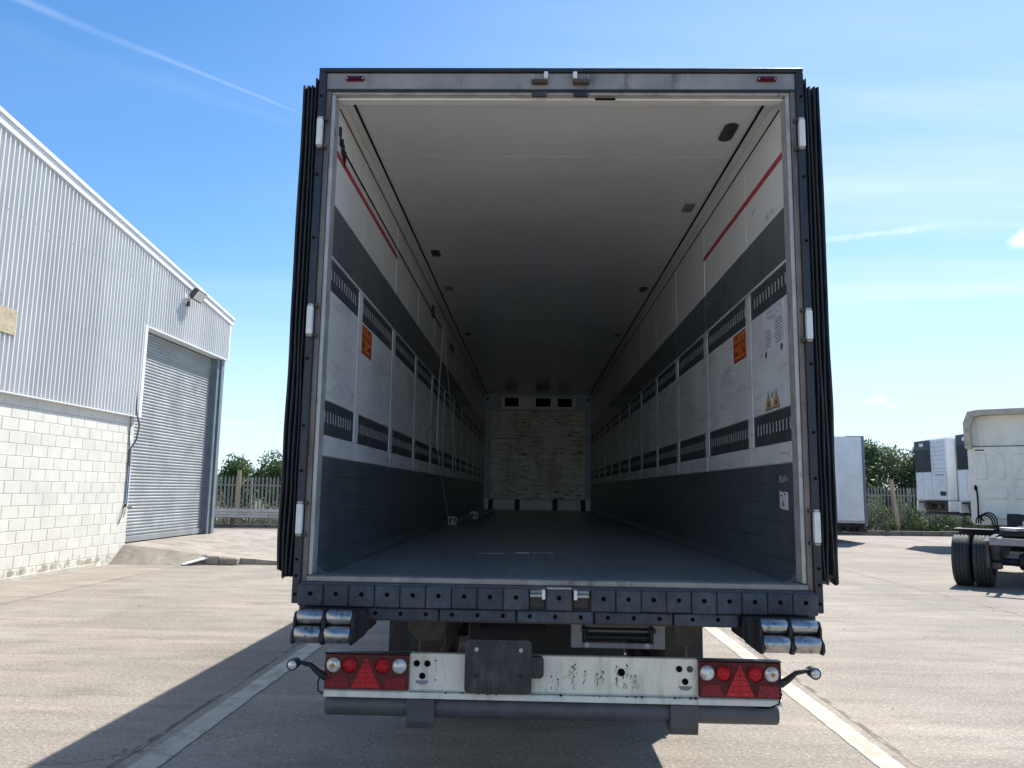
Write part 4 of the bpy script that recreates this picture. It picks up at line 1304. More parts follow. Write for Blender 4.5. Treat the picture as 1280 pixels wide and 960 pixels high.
def warehouse():
    t = thing('warehouse', 'warehouse with white ribbed cladding over cream blockwork and a tall grey roller shutter', 'building', (WX, 13.6, 0))

    def Q(g, name, m, parent=None, smooth=False):
        return g.build(name, m, parent or t, smooth)
    # body
    Q(G().prism([(-14, 3.2), (18.38, 3.2), (18.38, rake(18.38) - .25), (-14, rake(-14) - .25)], 'x', WX - 14, WX - .75), 'building_body', 'clad')
    Q(G().prism([(-14.3, rake(-14.3) - .02), (18.62, rake(18.62) - .02), (18.62, rake(18.62) - .2), (-14.3, rake(-14.3) - .2)], 'x', WX - 16, WX - .04), 'roof', 'clad')
    # blockwork: real blocks in front of a mortar core
    core = Q(G().box(WX - .30, WX - .006, -14, 13.575, -.05, 3.30), 'block_wall', 'mortar')
    Q(G().box(WX - 14, WX - .7, 18.2, 18.38, 0, 3.2), 'end_wall', 'blockwork')
    random.seed(21)
    y_left = 5.40
    proto = {}
    for c in range(15):
        z0 = -.012 + .2215 * c
        y = 13.58
        first = True
        while y > y_left:
            L = .22 if (first and c % 2) else .445
            first = False
            key = round(L, 3)
            if key not in proto:
                g = G().box(-.10, 0, -L + .008, 0, .004, .2155, .004)
                proto[key] = g.mesh('block', 'blockwork')
            o = link('block', proto[key], core)
            o.location = (WX + random.uniform(-.0015, .0012), y, z0)
            o.matrix_parent_inverse = Matrix.Identity(4)
            y -= L
    Q(G().box(WX - .29, WX - .001, -14, y_left - .35, 0, 3.29), 'plain_block_wall', 'blockwork')
    # ledge course part way up and the foot of the wall
    Q(G().box(WX - .1, WX + .012, 5, 12.4, -.02, .075, .008), 'wall_foot', 'mortar', core)
    # cladding sheets
    pit, dep = .125, .062

    def sheet(y1, y0, zb, zt=None, m='clad'):
        g = G()
        pts = []
        y = y1
        while y > y0 + 1e-6:
            for dy, x in ((0, 0), (.020, 0), (.058, dep), (.090, dep), (.1249, 0)):
                pts.append((y - dy, x))
            y -= pit
        V = []
        for yy, x in pts:
            V += [(WX + .045 + x, yy, zb), (WX + .045 + x, yy, rake(yy) - .16)]
        g.add(V, [(2 * i, 2 * i + 1, 2 * i + 3, 2 * i + 2) for i in range(len(pts) - 1)])
        return Q(g, 'cladding_sheet', m)
    y = 18.45
    while y > 13.7:
        sheet(y, max(y - 1.0, 13.65), 5.45)
        y -= 1.0
    y = 13.65
    while y > -5:
        sheet(y, y - 1.0, 3.285)
        y -= 1.0
    Q(G().box(WX + .03, WX + .038, -14, 13.65, 3.30, 7.0), 'cladding_backing', 'clad')
    Q(G().box(WX - .3, WX + .038, 13.66, 18.40, 5.47, 6.35), 'cladding_backing', 'clad')
    # rows of fixing screws
    for zz in (3.36, 4.9, 6.4):
        g = G()
        yv = 13.6 if zz < 5.4 else 18.4
        while yv > 6.0:
            if rake(yv) - .3 > zz:
                g.cyl((WX + .107, yv - .074, zz), (WX + .114, yv - .074, zz), .009, n=6)
            yv -= .375
        Q(g, 'fixing_screws', 'grey_metal')['kind'] = 'stuff'
    # trims
    Q(G().box(WX + .001, WX + .112, -14, 13.50, 3.262, 3.283, .003), 'drip_flashing', 'clad_trim')
    Q(G().box(WX - .16, WX + .110, 13.51, 13.635, 3.262, 5.440, .004), 'door_jamb_trim', 'clad_trim')
    Q(G().box(WX - .16, WX + .112, 13.637, 18.46, 5.405, 5.442, .004), 'door_head_trim', 'clad_trim')
    Q(G().box(WX - .1, WX + .116, 18.40, 18.50, 5.444, rake(18.45) - .17, .004), 'corner_trim', 'clad_trim')
    for z0, z1, x1 in ((-.04, .035, .17), (-.20, -.043, .135)):
        g = G()
        V = []
        for yy in (-14.3, 18.62):
            V += [(WX - .05, yy, rake(yy) + z0), (WX + x1, yy, rake(yy) + z0), (WX + x1, yy, rake(yy) + z1), (WX - .05, yy, rake(yy) + z1)]
        g.add(V, [(0, 1, 2, 3), (4, 5, 6, 7), (0, 1, 5, 4), (1, 2, 6, 5), (2, 3, 7, 6), (3, 0, 4, 7)])
        Q(g, 'verge_flashing', 'clad_trim')
    # roller shutter
    xd = WX - .19
    sh = Q(G().box(xd - .04, xd - .016, 13.6, 18.0, .41, 5.46), 'roller_shutter', 'shutter')
    prof = []
    for i in range(7):
        a = math.pi * i / 6
        prof.append((xd - .012 + .018 * math.sin(a), .004 + .068 * i / 6))
    prof += [(xd - .0155, .072), (xd - .0155, .002)]
    me = G().prism(prof, 'y', 13.63, 17.98).mesh('slat', 'shutter', True)
    n = 64
    for i in range(n):
        o = link('slat', me, sh)
        o.location = (0, 0, .55 + .0757 * i)
        o.matrix_parent_inverse = Matrix.Identity(4)
    Q(G().box(xd - .02, xd + .025, 13.63, 17.98, .405, .535, .006), 'bottom_rail', 'shutter', sh)
    Q(G().box(xd - .02, xd + .06, 13.578, 13.64, .36, 5.40, .004), 'guide_channel', 'shutter')
    Q(G().box(xd - .02, xd + .06, 17.97, 18.03, .36, 5.40, .004), 'guide_channel', 'shutter_dark')
    Q(G().box(WX - .32, WX - .03, 18.035, 18.22, .30, 5.40, .006), 'steel_column', 'shutter_dark')
    Q(G().box(WX - .22, WX + .02, 18.225, 18.42, .30, 5.40, .006), 'corner_column', 'shutter_dark')
    Q(G().box(WX - .8, WX - .3, 13.6, 18.38, 5.46, 6.3), 'shutter_housing', 'shutter_dark')
    Q(G().box(WX - .75, WX - .45, 13.6, 18.38, .2, 5.46), 'inner_wall', 'shutter_dark')
    # conduit and pipe by the shutter
    Q(G().tube([(WX + .05, 13.42, 3.9), (WX + .10, 13.43, 3.35), (WX + .13, 13.54, 3.1), (WX + .08, 13.55, 2.75), (WX + .03, 13.44, 2.55), (WX + .02, 13.43, 2.3)], .022, 8), 'conduit', 'cable', None, True)
    Q(G().tube([(WX + .02, 13.36, 3.26), (WX + .02, 13.35, 2.8), (WX + .02, 13.40, 2.4), (WX + .02, 13.40, 1.35), (WX + .03, 13.30, 1.1), (WX + .015, 13.2, .85)], .011, 6), 'thin_cable', 'cable', None, True)
    Q(G().box(WX + .002, WX + .05, 13.40, 13.47, 2.15, 2.55, .006), 'switch_box', 'shutter_dark')
    Q(G().cyl((WX + .025, 13.46, 1.30), (WX + .025, 13.46, 2.15), .018, n=10), 'blue_pipe', 'blue_pipe')
    Q(G().cyl((WX + .03, 13.50, 1.22), (WX + .09, 13.56, 1.22), .03, n=10), 'tap', 'grey_metal')
    Q(G().cyl((WX + .025, 13.42, 1.22), (WX + .025, 13.42, 1.30), .025, n=8), 'tap_stem', 'rust')
    # plywood patch
    pb = Q(G().box(WX + .109, WX + .124, 8.35, 9.055, 4.275, 4.715, .002), 'plywood_board', 'plywood')
    for yy, zz in ((9.02, 4.68), (8.9, 4.62), (8.95, 4.40), (9.02, 4.31), (8.85, 4.34)):
        Q(G().cyl((WX + .1241, yy, zz), (WX + .128, yy, zz), .008, n=8), 'screw', 'rust', pb)


warehouse()


def floodlight():
    t = thing('floodlight', 'small black floodlight bracketed below the warehouse verge above the shutter', 'floodlight', (WX + .08, 15.5, 6.55))
    H = Matrix.Translation((WX + .34, 15.62, 6.68)) @ Matrix.Scale(1.35, 4) @ Matrix.Rotation(R(35), 4, 'Y') @ Matrix.Rotation(R(-18), 4, 'Z')

    def tr(g):
        g.v = [tuple(H @ Vector(v)) for v in g.v]
        return g
    b = tr(G().box(-.05, .05, -.15, .15, -.11, .11, .02)).build('lamp_body', 'plate_black', t)
    tr(G().box(.051, .058, -.125, .125, -.085, .085, .004)).build('glass', 'clear_lens', b)
    for k in range(5):
        tr(G().box(-.085, -.051, -.12 + .058 * k, -.11 + .058 * k, -.09, .09)).build('fin', 'plate_black', b)
    G().tube([(WX + .08, 15.45, 6.55), (WX + .18, 15.47, 6.54), (WX + .24, 15.50, 6.60)], .018, 8).build('arm', 'grey_metal', t)
    G().box(WX + .079, WX + .10, 15.37, 15.53, 6.42, 6.70, .006).build('wall_plate', 'clad_trim', t)
    G().cyl((WX + .16, 15.47, 6.36), (WX + .16, 15.47, 6.50), .045, .035, n=12).build('sensor', 'plate_black', t)


floodlight()


# raised apron before the shutter, with its broken edge
def apron():
    def top(x, y):
        u = max(0.0, min(1.0, (x + 9.3) / 2.4))
        z = .375 - .215 * (u * u * (3 - 2 * u) * .4 + u * .6)
        if x > -6.9:
            z = .16 - (x + 6.9) * .072
        k = max(0.0, min(1.0, (27.2 - y) / 9.0))
        return max(.012, z * min(1, k * 1.3) + .01 * math.sin(x * 2.1 + y) * .5)
    xs = [-9.5 + .25 * i for i in range(22)]
    ys = [13.52 + .0 * 1 + .45 * i for i in range(31)]
    V = []
    rnd = random.Random(7)
    for j, y in enumerate(ys):
        for x in xs:
            yy = y
            if j == 0:
                yy += (.26 * max(0, 1 - max(0, (x + 9.3)) / 1.0) * 0) + rnd.uniform(-.025, .025) - .10 * (x + 9.3) * 0
            V.append((x, yy, top(x, y)))
    nx = len(xs)
    F = [(j * nx + i, j * nx + i + 1, (j + 1) * nx + i + 1, (j + 1) * nx + i) for j in range(len(ys) - 1) for i in range(nx - 1)]
    g = G().add(V, F)
    # front skirt
    b0 = len(g.v)
    for i, x in enumerate(xs):
        q = g.v[i]
        run = .55 * max(0, min(1, (-7.1 - x) / .5))          # mortar fillet on the left, sheer on the right
        g.v.append((x, q[1] - run - .01, -.02))
    for i in range(nx - 1):
        g.f.append((i, i + 1, b0 + i + 1, b0 + i))
    struct('apron', g, 'apron')
    # broken kerb pieces
    for x0, x1, dz, lab in ((-7.35, -7.02, 0, 'cracked concrete kerb piece beside the white plank'), (-7.0, -6.62, -.015, 'cracked concrete kerb piece at the dark broken edge')):
        z = top((x0 + x1) / 2, 13.5) + .012 + dz
        o = G().box(x0, x1, 13.30 + rnd.uniform(-.03, .02), 13.62, -.01, z, .022).build('kerb_piece', 'apron')
        tag(o, lab, 'kerb', 'broken kerb pieces at the apron edge')


M['apron'] = mat('stained_apron_concrete', (0.30, 0.265, 0.22), 0.88, var=0.2, vs=2.0,
                 dirt=[((0.15, 0.12, 0.085), 2.4, 0.48, 0.7, U3, 0.6), ((0.42, 0.39, 0.33), 5, 0.55, 0.75, U3, 0.5), ((0.12, 0.11, 0.1), 40, 0.6, 0.7, U3, 0.5)],
                 bump=(0.5, 22, U3))
apron()
pk = G()
pk.box(0, .52, -.10, .10, 0, .022, .003)
Hp = Matrix.Translation((-7.70, 13.02, .012)) @ Matrix.Rotation(R(44), 4, 'Z') @ Matrix.Rotation(R(-13), 4, 'Y')
pk.v = [tuple(Hp @ Vector(v)) for v in pk.v]
tag(pk.build('plank', 'hinge'), 'short white plank lying on the concrete at the apron edge', 'plank')


# ------------------------------------------------------------------ fences, rails, kerbs
def fence_y(x):
    return 29.5 + .119 * (x + 12.8)


def fence(x0, x1, label):
    t = thing('palisade_fence', label, 'fence', (x0, fence_y(x0), 0), 'palisade fence sections')
    g = G()
    # pale with a three-point top
    g.prism([(-.034, .05), (.034, .05), (.034, 2.06), (.022, 2.13), (.012, 2.10), (0, 2.2), (-.012, 2.10), (-.022, 2.13), (-.034, 2.06)], 'y', -.006, .006)
    g.box(-.006, .006, -.020, -.0061, .05, 2.05)
    me = g.mesh('pale', 'fence')
    n = int((x1 - x0) / .158)
    ang = math.atan(.119)
    for i in range(n):
        x = x0 + .158 * i
        o = bpy.data.objects.new('pale', me)
        COL.objects.link(o)
        o.parent = t
        o.matrix_parent_inverse = t.matrix_basis.inverted()
        o.location = (x, fence_y(x), 0)
        o.rotation_euler = (0, random.uniform(-.006, .006), ang)
    for z in (.42, 1.78):
        g = G()
        V = []
        for x in (x0, x1):
            y = fence_y(x) + .012
            V += [(x, y, z - .03), (x, y + .05, z - .03), (x, y + .05, z + .03), (x, y, z + .03)]
        g.add(V, [(0, 1, 2, 3), (4, 5, 6, 7), (0, 1, 5, 4), (1, 2, 6, 5), (2, 3, 7, 6), (3, 0, 4, 7)])
        g.build('rail', 'fence', t)
    x = x0 + .4
    while x < x1:
        G().box(x - .05, x + .05, fence_y(x) + .07, fence_y(x) + .15, 0, 2.1, .004).build('post', 'fence', t)
        x += 2.75


fence(-21.0, -5.0, 'grey palisade fence between the warehouse and the trailer')
fence(9.0, 34.0, 'grey palisade fence behind the parked white trailers')


def wood_post(x, dy, h, lean, label):
    g = G()
    y = fence_y(x) - dy
    g.tube([(x, y, -.05), (x - lean * .5, y, h * .5), (x - lean, y, h)], [.115, .105, .095], 8)
    tag(g.build('wooden_post', 'timber', None, False), label, 'post', 'old posts by the fence')


wood_post(-12.75, .25, 2.42, .0, 'upright weathered post before the fence beside the warehouse')
wood_post(16.85, .35, 2.5, .22, 'leaning weathered post before the fence beside the parked trailers')


def crash_barrier():
    t = thing('crash_barrier', 'grey steel crash barrier on rusty posts before the fence by the warehouse', 'barrier', (-12, 28.5, 0))
    x0, x1 = -20.5, -5.2
    prof = [(0, .42), (.03, .45), (.03, .52), (-.02, .57), (-.02, .63), (.03, .68), (.03, .76), (0, .80), (-.01, .80), (.018, .755), (.018, .69), (-.032, .635), (-.032, .565), (.018, .515), (.018, .455), (-.01, .42)]
    g = G()
    n = len(prof)
    V = []
    for x in (x0, x1):
        y = fence_y(x) - 1.0
        V += [(x, y - p[0], p[1]) for p in prof]
    F = [(i, (i + 1) % n, n + (i + 1) % n, n + i) for i in range(n)]
    g.add(V, F)
    g.build('rail', 'armco', t)
    x = x0 + .6
    while x < x1:
        G().box(x - .07, x + .07, fence_y(x) - .95, fence_y(x) - .82, 0, .82, .005).build('post', 'rust', t)
        x += 2.4


crash_barrier()


def kerb(x0, x1, dy, h, name='kerb'):
    x = x0
    random.seed(int(x0 * 10) + 3)
    while x < x1:
        y = fence_y(x) - dy
        g = G().box(0, .905, -.10, .10, -.05, h + random.uniform(-.015, .01), .015)
        H = Matrix.Translation((x, y, 0)) @ Matrix.Rotation(math.atan(.119), 4, 'Z')
        g.v = [tuple(H @ Vector(v)) for v in g.v]
        o = g.build(name, 'kerb')
        o['kind'] = 'structure'
        x += .915


kerb(9.0, 34.0, 1.6, .22)
kerb(-20.5, -5.2, .6, .14)


# ------------------------------------------------------------------ vegetation
def leaves(g, n, fn, size, rnd):
    for _ in range(n):
        p = fn()
        s = size * rnd.uniform(.6, 1.3)
        a = Vector((rnd.gauss(0, 1), rnd.gauss(0, 1), rnd.gauss(0, .7))).normalized()
        b = a.orthogonal().normalized()
        b = (Matrix.Rotation(rnd.uniform(0, 6.3), 3, a) @ b)
        c = a.cross(b)
        p = Vector(p)
        g.add([p - b * s, p + c * s * .42, p + b * s, p - c * s * .42], [(0, 1, 2, 3)])


def tree(x, y, h, w, label, m='leaf', seed=1, n=3200, base=.25, leaf=.13):
    rnd = random.Random(seed)
    t = thing('tree', label, 'tree', (x, y, 0), 'trees beyond the fence')
    g = G()
    lobes = []
    lean = rnd.uniform(-.2, .2)
    g.tube([(x, y, -.2), (x + lean * .4, y, h * .3), (x + lean, y + .1, h * .62)], [.09 + h * .018, .06 + h * .012, .035], 8)
    nl = 13
    for k in range(nl):
        f = k / nl
        zc = h * (base + (1 - base) * (.12 + .80 * f) * rnd.uniform(.9, 1.0))
        rr = w * .5 * math.sin(math.pi * (.18 + .74 * f)) * rnd.uniform(.45, .85)
        a = k * 2.4 + rnd.uniform(-.4, .4)
        c = Vector((x + rr * math.cos(a), y + rr * math.sin(a) * .8, zc))
        r = w * rnd.uniform(.15, .25)
        lobes.append((c, r))
        s0 = Vector((x + lean * f, y, h * (.2 + .35 * f)))
        g.tube([s0, s0.lerp(c, .5) + Vector((0, 0, .08 * h)), c], [.045 + .006 * h, .03, .012], 5)
    g.build('trunk', 'bark', t, True)
    g = G()

    def pick():
        c, r = rnd.choice(lobes)
        d = Vector((rnd.gauss(0, 1), rnd.gauss(0, 1), rnd.gauss(0, .85))).normalized()
        return c + d * r * (rnd.random() ** .45) * rnd.uniform(.7, 1.18)
    leaves(g, n, pick, leaf, rnd)
    g.build('crown', m, t)
    return t


TREES = [(-19.9, 48, 3.75, 3.6, 'leaf', 'rounded green tree beyond the fence, nearest the warehouse corner'),
         (-17.3, 49, 3.95, 4.2, 'leaf', 'taller green tree beyond the fence next to the trailer door'),
         (-22.4, 46, 2.4, 3.0, 'leaf', 'low green shrub tree beside the warehouse corner beyond the fence'),
         (21.8, 51, 5.0, 5.2, 'leaf_dark', 'dark green tree beside the edge of the white box trailer'),
         (24.9, 53, 5.75, 5.6, 'leaf_dark', 'tallest dark tree between the two groups of parked trailers'),
         (28.2, 52, 5.3, 5.4, 'leaf_dark', 'dark tree rising just beside the refrigeration unit'),
         ]
for i, (x, y, h, w, m, lab) in enumerate(TREES):
    tree(x, y, h, w, lab, m, 30 + i, 9000 if x > 0 else 7000, .02, .15 if x > 0 else .12)


def scrub(name, label, boxes, m, n, size, seed):
    rnd = random.Random(seed)
    g = G()

    def pick():
        x0, x1, d0, d1, h = rnd.choice(boxes)
        x = rnd.uniform(x0, x1)
        hh = h * (.55 + .45 * abs(math.sin(x * 1.7 + d0)) ** .7) * (.7 + .3 * math.sin(x * 4.3 + 1))
        return (x, fence_y(x) + rnd.uniform(d0, d1), hh * rnd.random() ** .8)
    leaves(g, n, pick, size, rnd)
    o = g.build(name, m)
    o['kind'] = 'stuff'
    o['label'] = label
    o['category'] = 'undergrowth'


scrub('undergrowth', 'leafy bramble undergrowth growing through the fence behind the trailers', [(12, 19, .25, 1.3, 1.9), (14.5, 23, -.35, .9, 1.55), (16.5, 24, -.55, .4, 1.1), (19, 30, .3, 1.2, 1.3)], 'leaf', 11000, .085, 3)
scrub('undergrowth', 'pale flowering bramble in the fence behind the trailers', [(12, 16.6, -.25, .9, 1.85), (15, 26, -.3, 1.0, 1.0)], 'leaf_pale', 6500, .06, 4)
scrub('dry_undergrowth', 'dry brown stems behind the fence by the warehouse', [(-21, -5, .3, 2.0, 1.35), (-21, -5, .3, 1.5, 1.1), (15, 32, .4, 1.2, .9)], 'dry', 7500, .07, 5)
scrub('undergrowth', 'low green weeds behind the fence by the warehouse', [(-21, -5, 1.2, 3.0, 1.7), (-21, -5, .1, .8, .5)], 'leaf', 4200, .08, 6)


# distant hedge line that closes the horizon
def far_hedge():
    rnd = random.Random(77)
    g = G()
    for k in range(14000):
        x = rnd.uniform(-150, 190)
        y = 120 + rnd.uniform(-3, 3) + .05 * x
        h = 3.0 + .7 * math.sin(x * .11) + .5 * math.sin(x * .37 + 2)
        s = rnd.uniform(.35, .7)
        p = Vector((x, y, max(.1, h * rnd.random())))
        a = Vector((rnd.gauss(0, 1), rnd.gauss(0, 1), rnd.gauss(0, .7))).normalized()
        b = a.orthogonal().normalized()
        c = a.cross(b)
        g.add([p - b * s, p + c * s * .5, p + b * s, p - c * s * .5], [(0, 1, 2, 3)])
    o = g.build('far_hedge', 'leaf_dark')
    o['kind'] = 'stuff'
    o['label'] = 'far dark hedge line closing the horizon'
    o['category'] = 'hedge'


far_hedge()


# ------------------------------------------------------------------ parked trailers
def box_trailer():
    t = thing('box_trailer', 'plain white box trailer parked sideways before the fence, its end showing beside the open door', 'trailer', (6, 26.7, 0))
    Q = lambda g, n, m, p=None, sm=False: g.build(n, m, p or t, sm)
    x0, x1, y0, y1 = -1.0, 12.40, 25.5, 28.05
    Q(G().box(x0, x1 - .10, y0 + .01, y1 - .01, .80, 3.95, .01), 'body', 'white_paint')
    Q(G().box(x0, x1 - .10, y0, y0 + .0095, .72, .82, .004), 'bottom_rail', 'alu')
    Q(G().box(x1 - .098, x1, y0 - .01, y1 + .01, .62, 3.98, .012), 'rear_frame', 'shutter_dark')
    Q(G().box(x1 - .65, x1 - .099, y0 - .008, y1, 3.93, 3.985, .008), 'top_rail', 'alu')
    Q(G().box(x0 + .5, x1 - .08, y0 + .15, y1 - .15, .55, .79, .01), 'chassis', 'under')
    Q(G().box(x1 - .35, x1 - .02, y0 + .02, y1 - .02, .40, .54, .01), 'rear_bumper', 'under')
    for yy in (y0 + .2,):
        Q(G().box(x1 - .6, x1 - .4, yy - .05, yy, .66, .72, .006), 'side_lamp', 'red_lens')
    for xx in (7.4, 8.7, 10.0):
        for a, b in ((y0 + .1, y0 + .45), (y1 - .45, y1 - .1)):
            w = G().lathe([(.25, 0), (.40, -.005), (.46, .03), (.475, .08), (.475, .27), (.46, .32), (.40, .355), (.25, .35)], (xx, a, .475), (0, 1, 0), 28)
            o = Q(w, 'wheel', 'tyre', None, True)
            G().lathe([(.25, .02), (.2, .08), (.08, .06), (.001, .02)], (xx, a, .475), (0, 1, 0), 20).build('rim', 'under', o, True)
    for k in range(5):
        Q(G().box(10.75 + .3 * k, 10.95 + .3 * k, y0 + .25, y1 - .3, .38 + .05 * (k % 2), .60, .02), 'under_box', 'under')
    Q(G().box(10.5, 12.2, y0 + .3, y0 + .34, .30, .35, .006), 'side_guard', 'rust')
    Q(G().box(6.7, 6.8, y0 + .1, y1 - .1, .1, .6), 'mud_flap', 'rubber')
    Q(G().box(2.0, 2.15, y0 + .2, y0 + .35, .0, .6), 'landing_leg', 'under')
    Q(G().box(2.0, 2.15, y1 - .35, y1 - .2, .0, .6), 'landing_leg', 'under')


box_trailer()


def reefer(X0, yn, label):
    """a parked refrigerated trailer, front facing -x, near side at y = yn"""
    W = 2.62
    yf = yn + W
    t = thing('parked_refrigerated_trailer', label, 'trailer', (X0 + 6.5, yn + W / 2, 0), 'refrigerated trailers parked nose out before the fence')
    Q = lambda g, n, m, p=None, sm=False: g.build(n, m, p or t, sm)
    Q(G().box(X0 + .02, X0 + 13.4, yn, yf, 1.22, 3.86, .03), 'body', 'white_paint')
    Q(G().box(X0 + .05, X0 + 13.4, yn - .006, yn - .0005, 1.28, 3.80), 'side_panel', 'warm_bounce_side')  # thin cream sheet standing in for warm bounce light on this side
    Q(G().box(X0 - .02, X0 + .10, yn - .012, yn + .10, 1.24, 3.84, .015), 'corner_post', 'white_paint')
    Q(G().box(X0 - .02, X0 + .10, yf - .10, yf + .012, 1.24, 3.84, .015), 'corner_post', 'white_paint')
    Q(G().box(X0 - .05, X0 + 1.1, yn + .05, yf - .02, 1.12, 1.215, .01), 'kingpin_plate', 'under')
    # refrigeration unit
    xa = X0 - .36
    a, b = yn + .36, yf - .06
    u = Q(G().box(xa, X0 - .021, a, b, 1.62, 3.78, .04), 'cooling_unit', 'white_paint')
    mid = a + (b - a) * .47
    gr = Q(G().box(xa - .012, xa - .0005, mid, b - .03, 2.62, 3.40, .006), 'grille', 'dark_grille', u)
    Q(G().box(xa - .014, xa - .0005, mid, b - .03, 3.402, 3.75, .01), 'grille_hood', 'dark_frame', u)
    Q(G().prism(rrect(mid + .45, mid + .75, 3.54, 3.66, .05), 'x', xa - .02, xa - .0145), 'maker_badge', 'white_paint', u)
    for k in range(11):
        Q(G().box(xa - .018, xa - .0125, mid + .03, b - .06, 2.66 + .066 * k, 2.68 + .066 * k), 'grille_bar', 'dark_grille', u)
    for k in range(7):
        Q(G().box(xa - .006, xa - .0005, a + .05, mid - .04, 2.72 + .15 * k, 2.735 + .15 * k), 'panel_line', 'alu', u)
    for yv in (mid - .01, a + .03, b - .55):
        Q(G().box(xa - .005, xa - .0005, yv, yv + .014, 1.72, 2.60), 'panel_seam', 'alu', u)
    Q(G().box(xa - .005, xa - .0005, a + .03, b - .03, 2.603, 2.617), 'panel_seam', 'alu', u)
    for k in range(5):
        Q(G().box(xa - .007, xa - .0055, a + .2 + .12 * k, a + .28 + .12 * k, 2.48, 2.52), 'badge_mark', 'shutter_dark', u)
    Q(G().prism(rrect(a + .12, a + .5, 1.78, 1.93, .03), 'x', xa - .012, xa - .0055), 'control_panel', 'dark_grille', u)
    Q(G().box(X0 - .03, X0 - .021, yn + .12, yn + .24, 2.1, 2.2), 'yellow_label', 'tri_yellow')
    # pipes and brackets under the unit
    mach = Q(G().box(X0 - .10, X0 + .018, a + .1, b - .1, 1.25, 1.60, .01), 'machinery_recess', 'dark_grille')
    for yv, zz, r in ((a + .3, 1.42, .10), (a + .75, 1.40, .08), (b - .5, 1.45, .11)):
        Q(G().cyl((X0 - .30, yv, zz), (X0 - .101, yv, zz), r, n=14), 'machine_drum', 'rust', mach)
    Q(G().box(X0 - .36, X0 - .30, a + .1, b - .15, 1.52, 1.58, .008), 'machine_bar', 'under', mach)
    Q(G().box(X0 - .36, X0 - .02, a - .02, a + .06, 1.24, 1.6, .01), 'machine_bracket', 'white_paint', mach)
    Q(G().box(X0 - .36, X0 - .02, b - .06, b + .02, 1.24, 1.6, .01), 'machine_bracket', 'white_paint', mach)
    for xx in (2.6,):
        for yv in (yn + .5, yf - .6):
            Q(G().box(X0 + xx, X0 + xx + .12, yv, yv + .12, 0, 1.1), 'landing_leg', 'under')
    for xx in (8.6, 9.9, 11.2):
        for yv in (yn + .08, yf - .44):
            w = G().lathe([(.25, 0), (.42, -.005), (.49, .03), (.515, .08), (.515, .28), (.49, .33), (.42, .365), (.25, .36)], (X0 + xx, yv, .515), (0, 1, 0), 24)
            Q(w, 'wheel', 'tyre', None, True)
    Q(G().box(X0 + 3, X0 + 13, yn + .5, yf - .5, .85, 1.19), 'chassis', 'under')


reefer(14.45, 22.62, 'parked refrigerated trailer with dark grille, wholly visible one before the fence')
reefer(14.12, 19.17, 'parked refrigerated trailer half hidden behind the cream tractor cab')


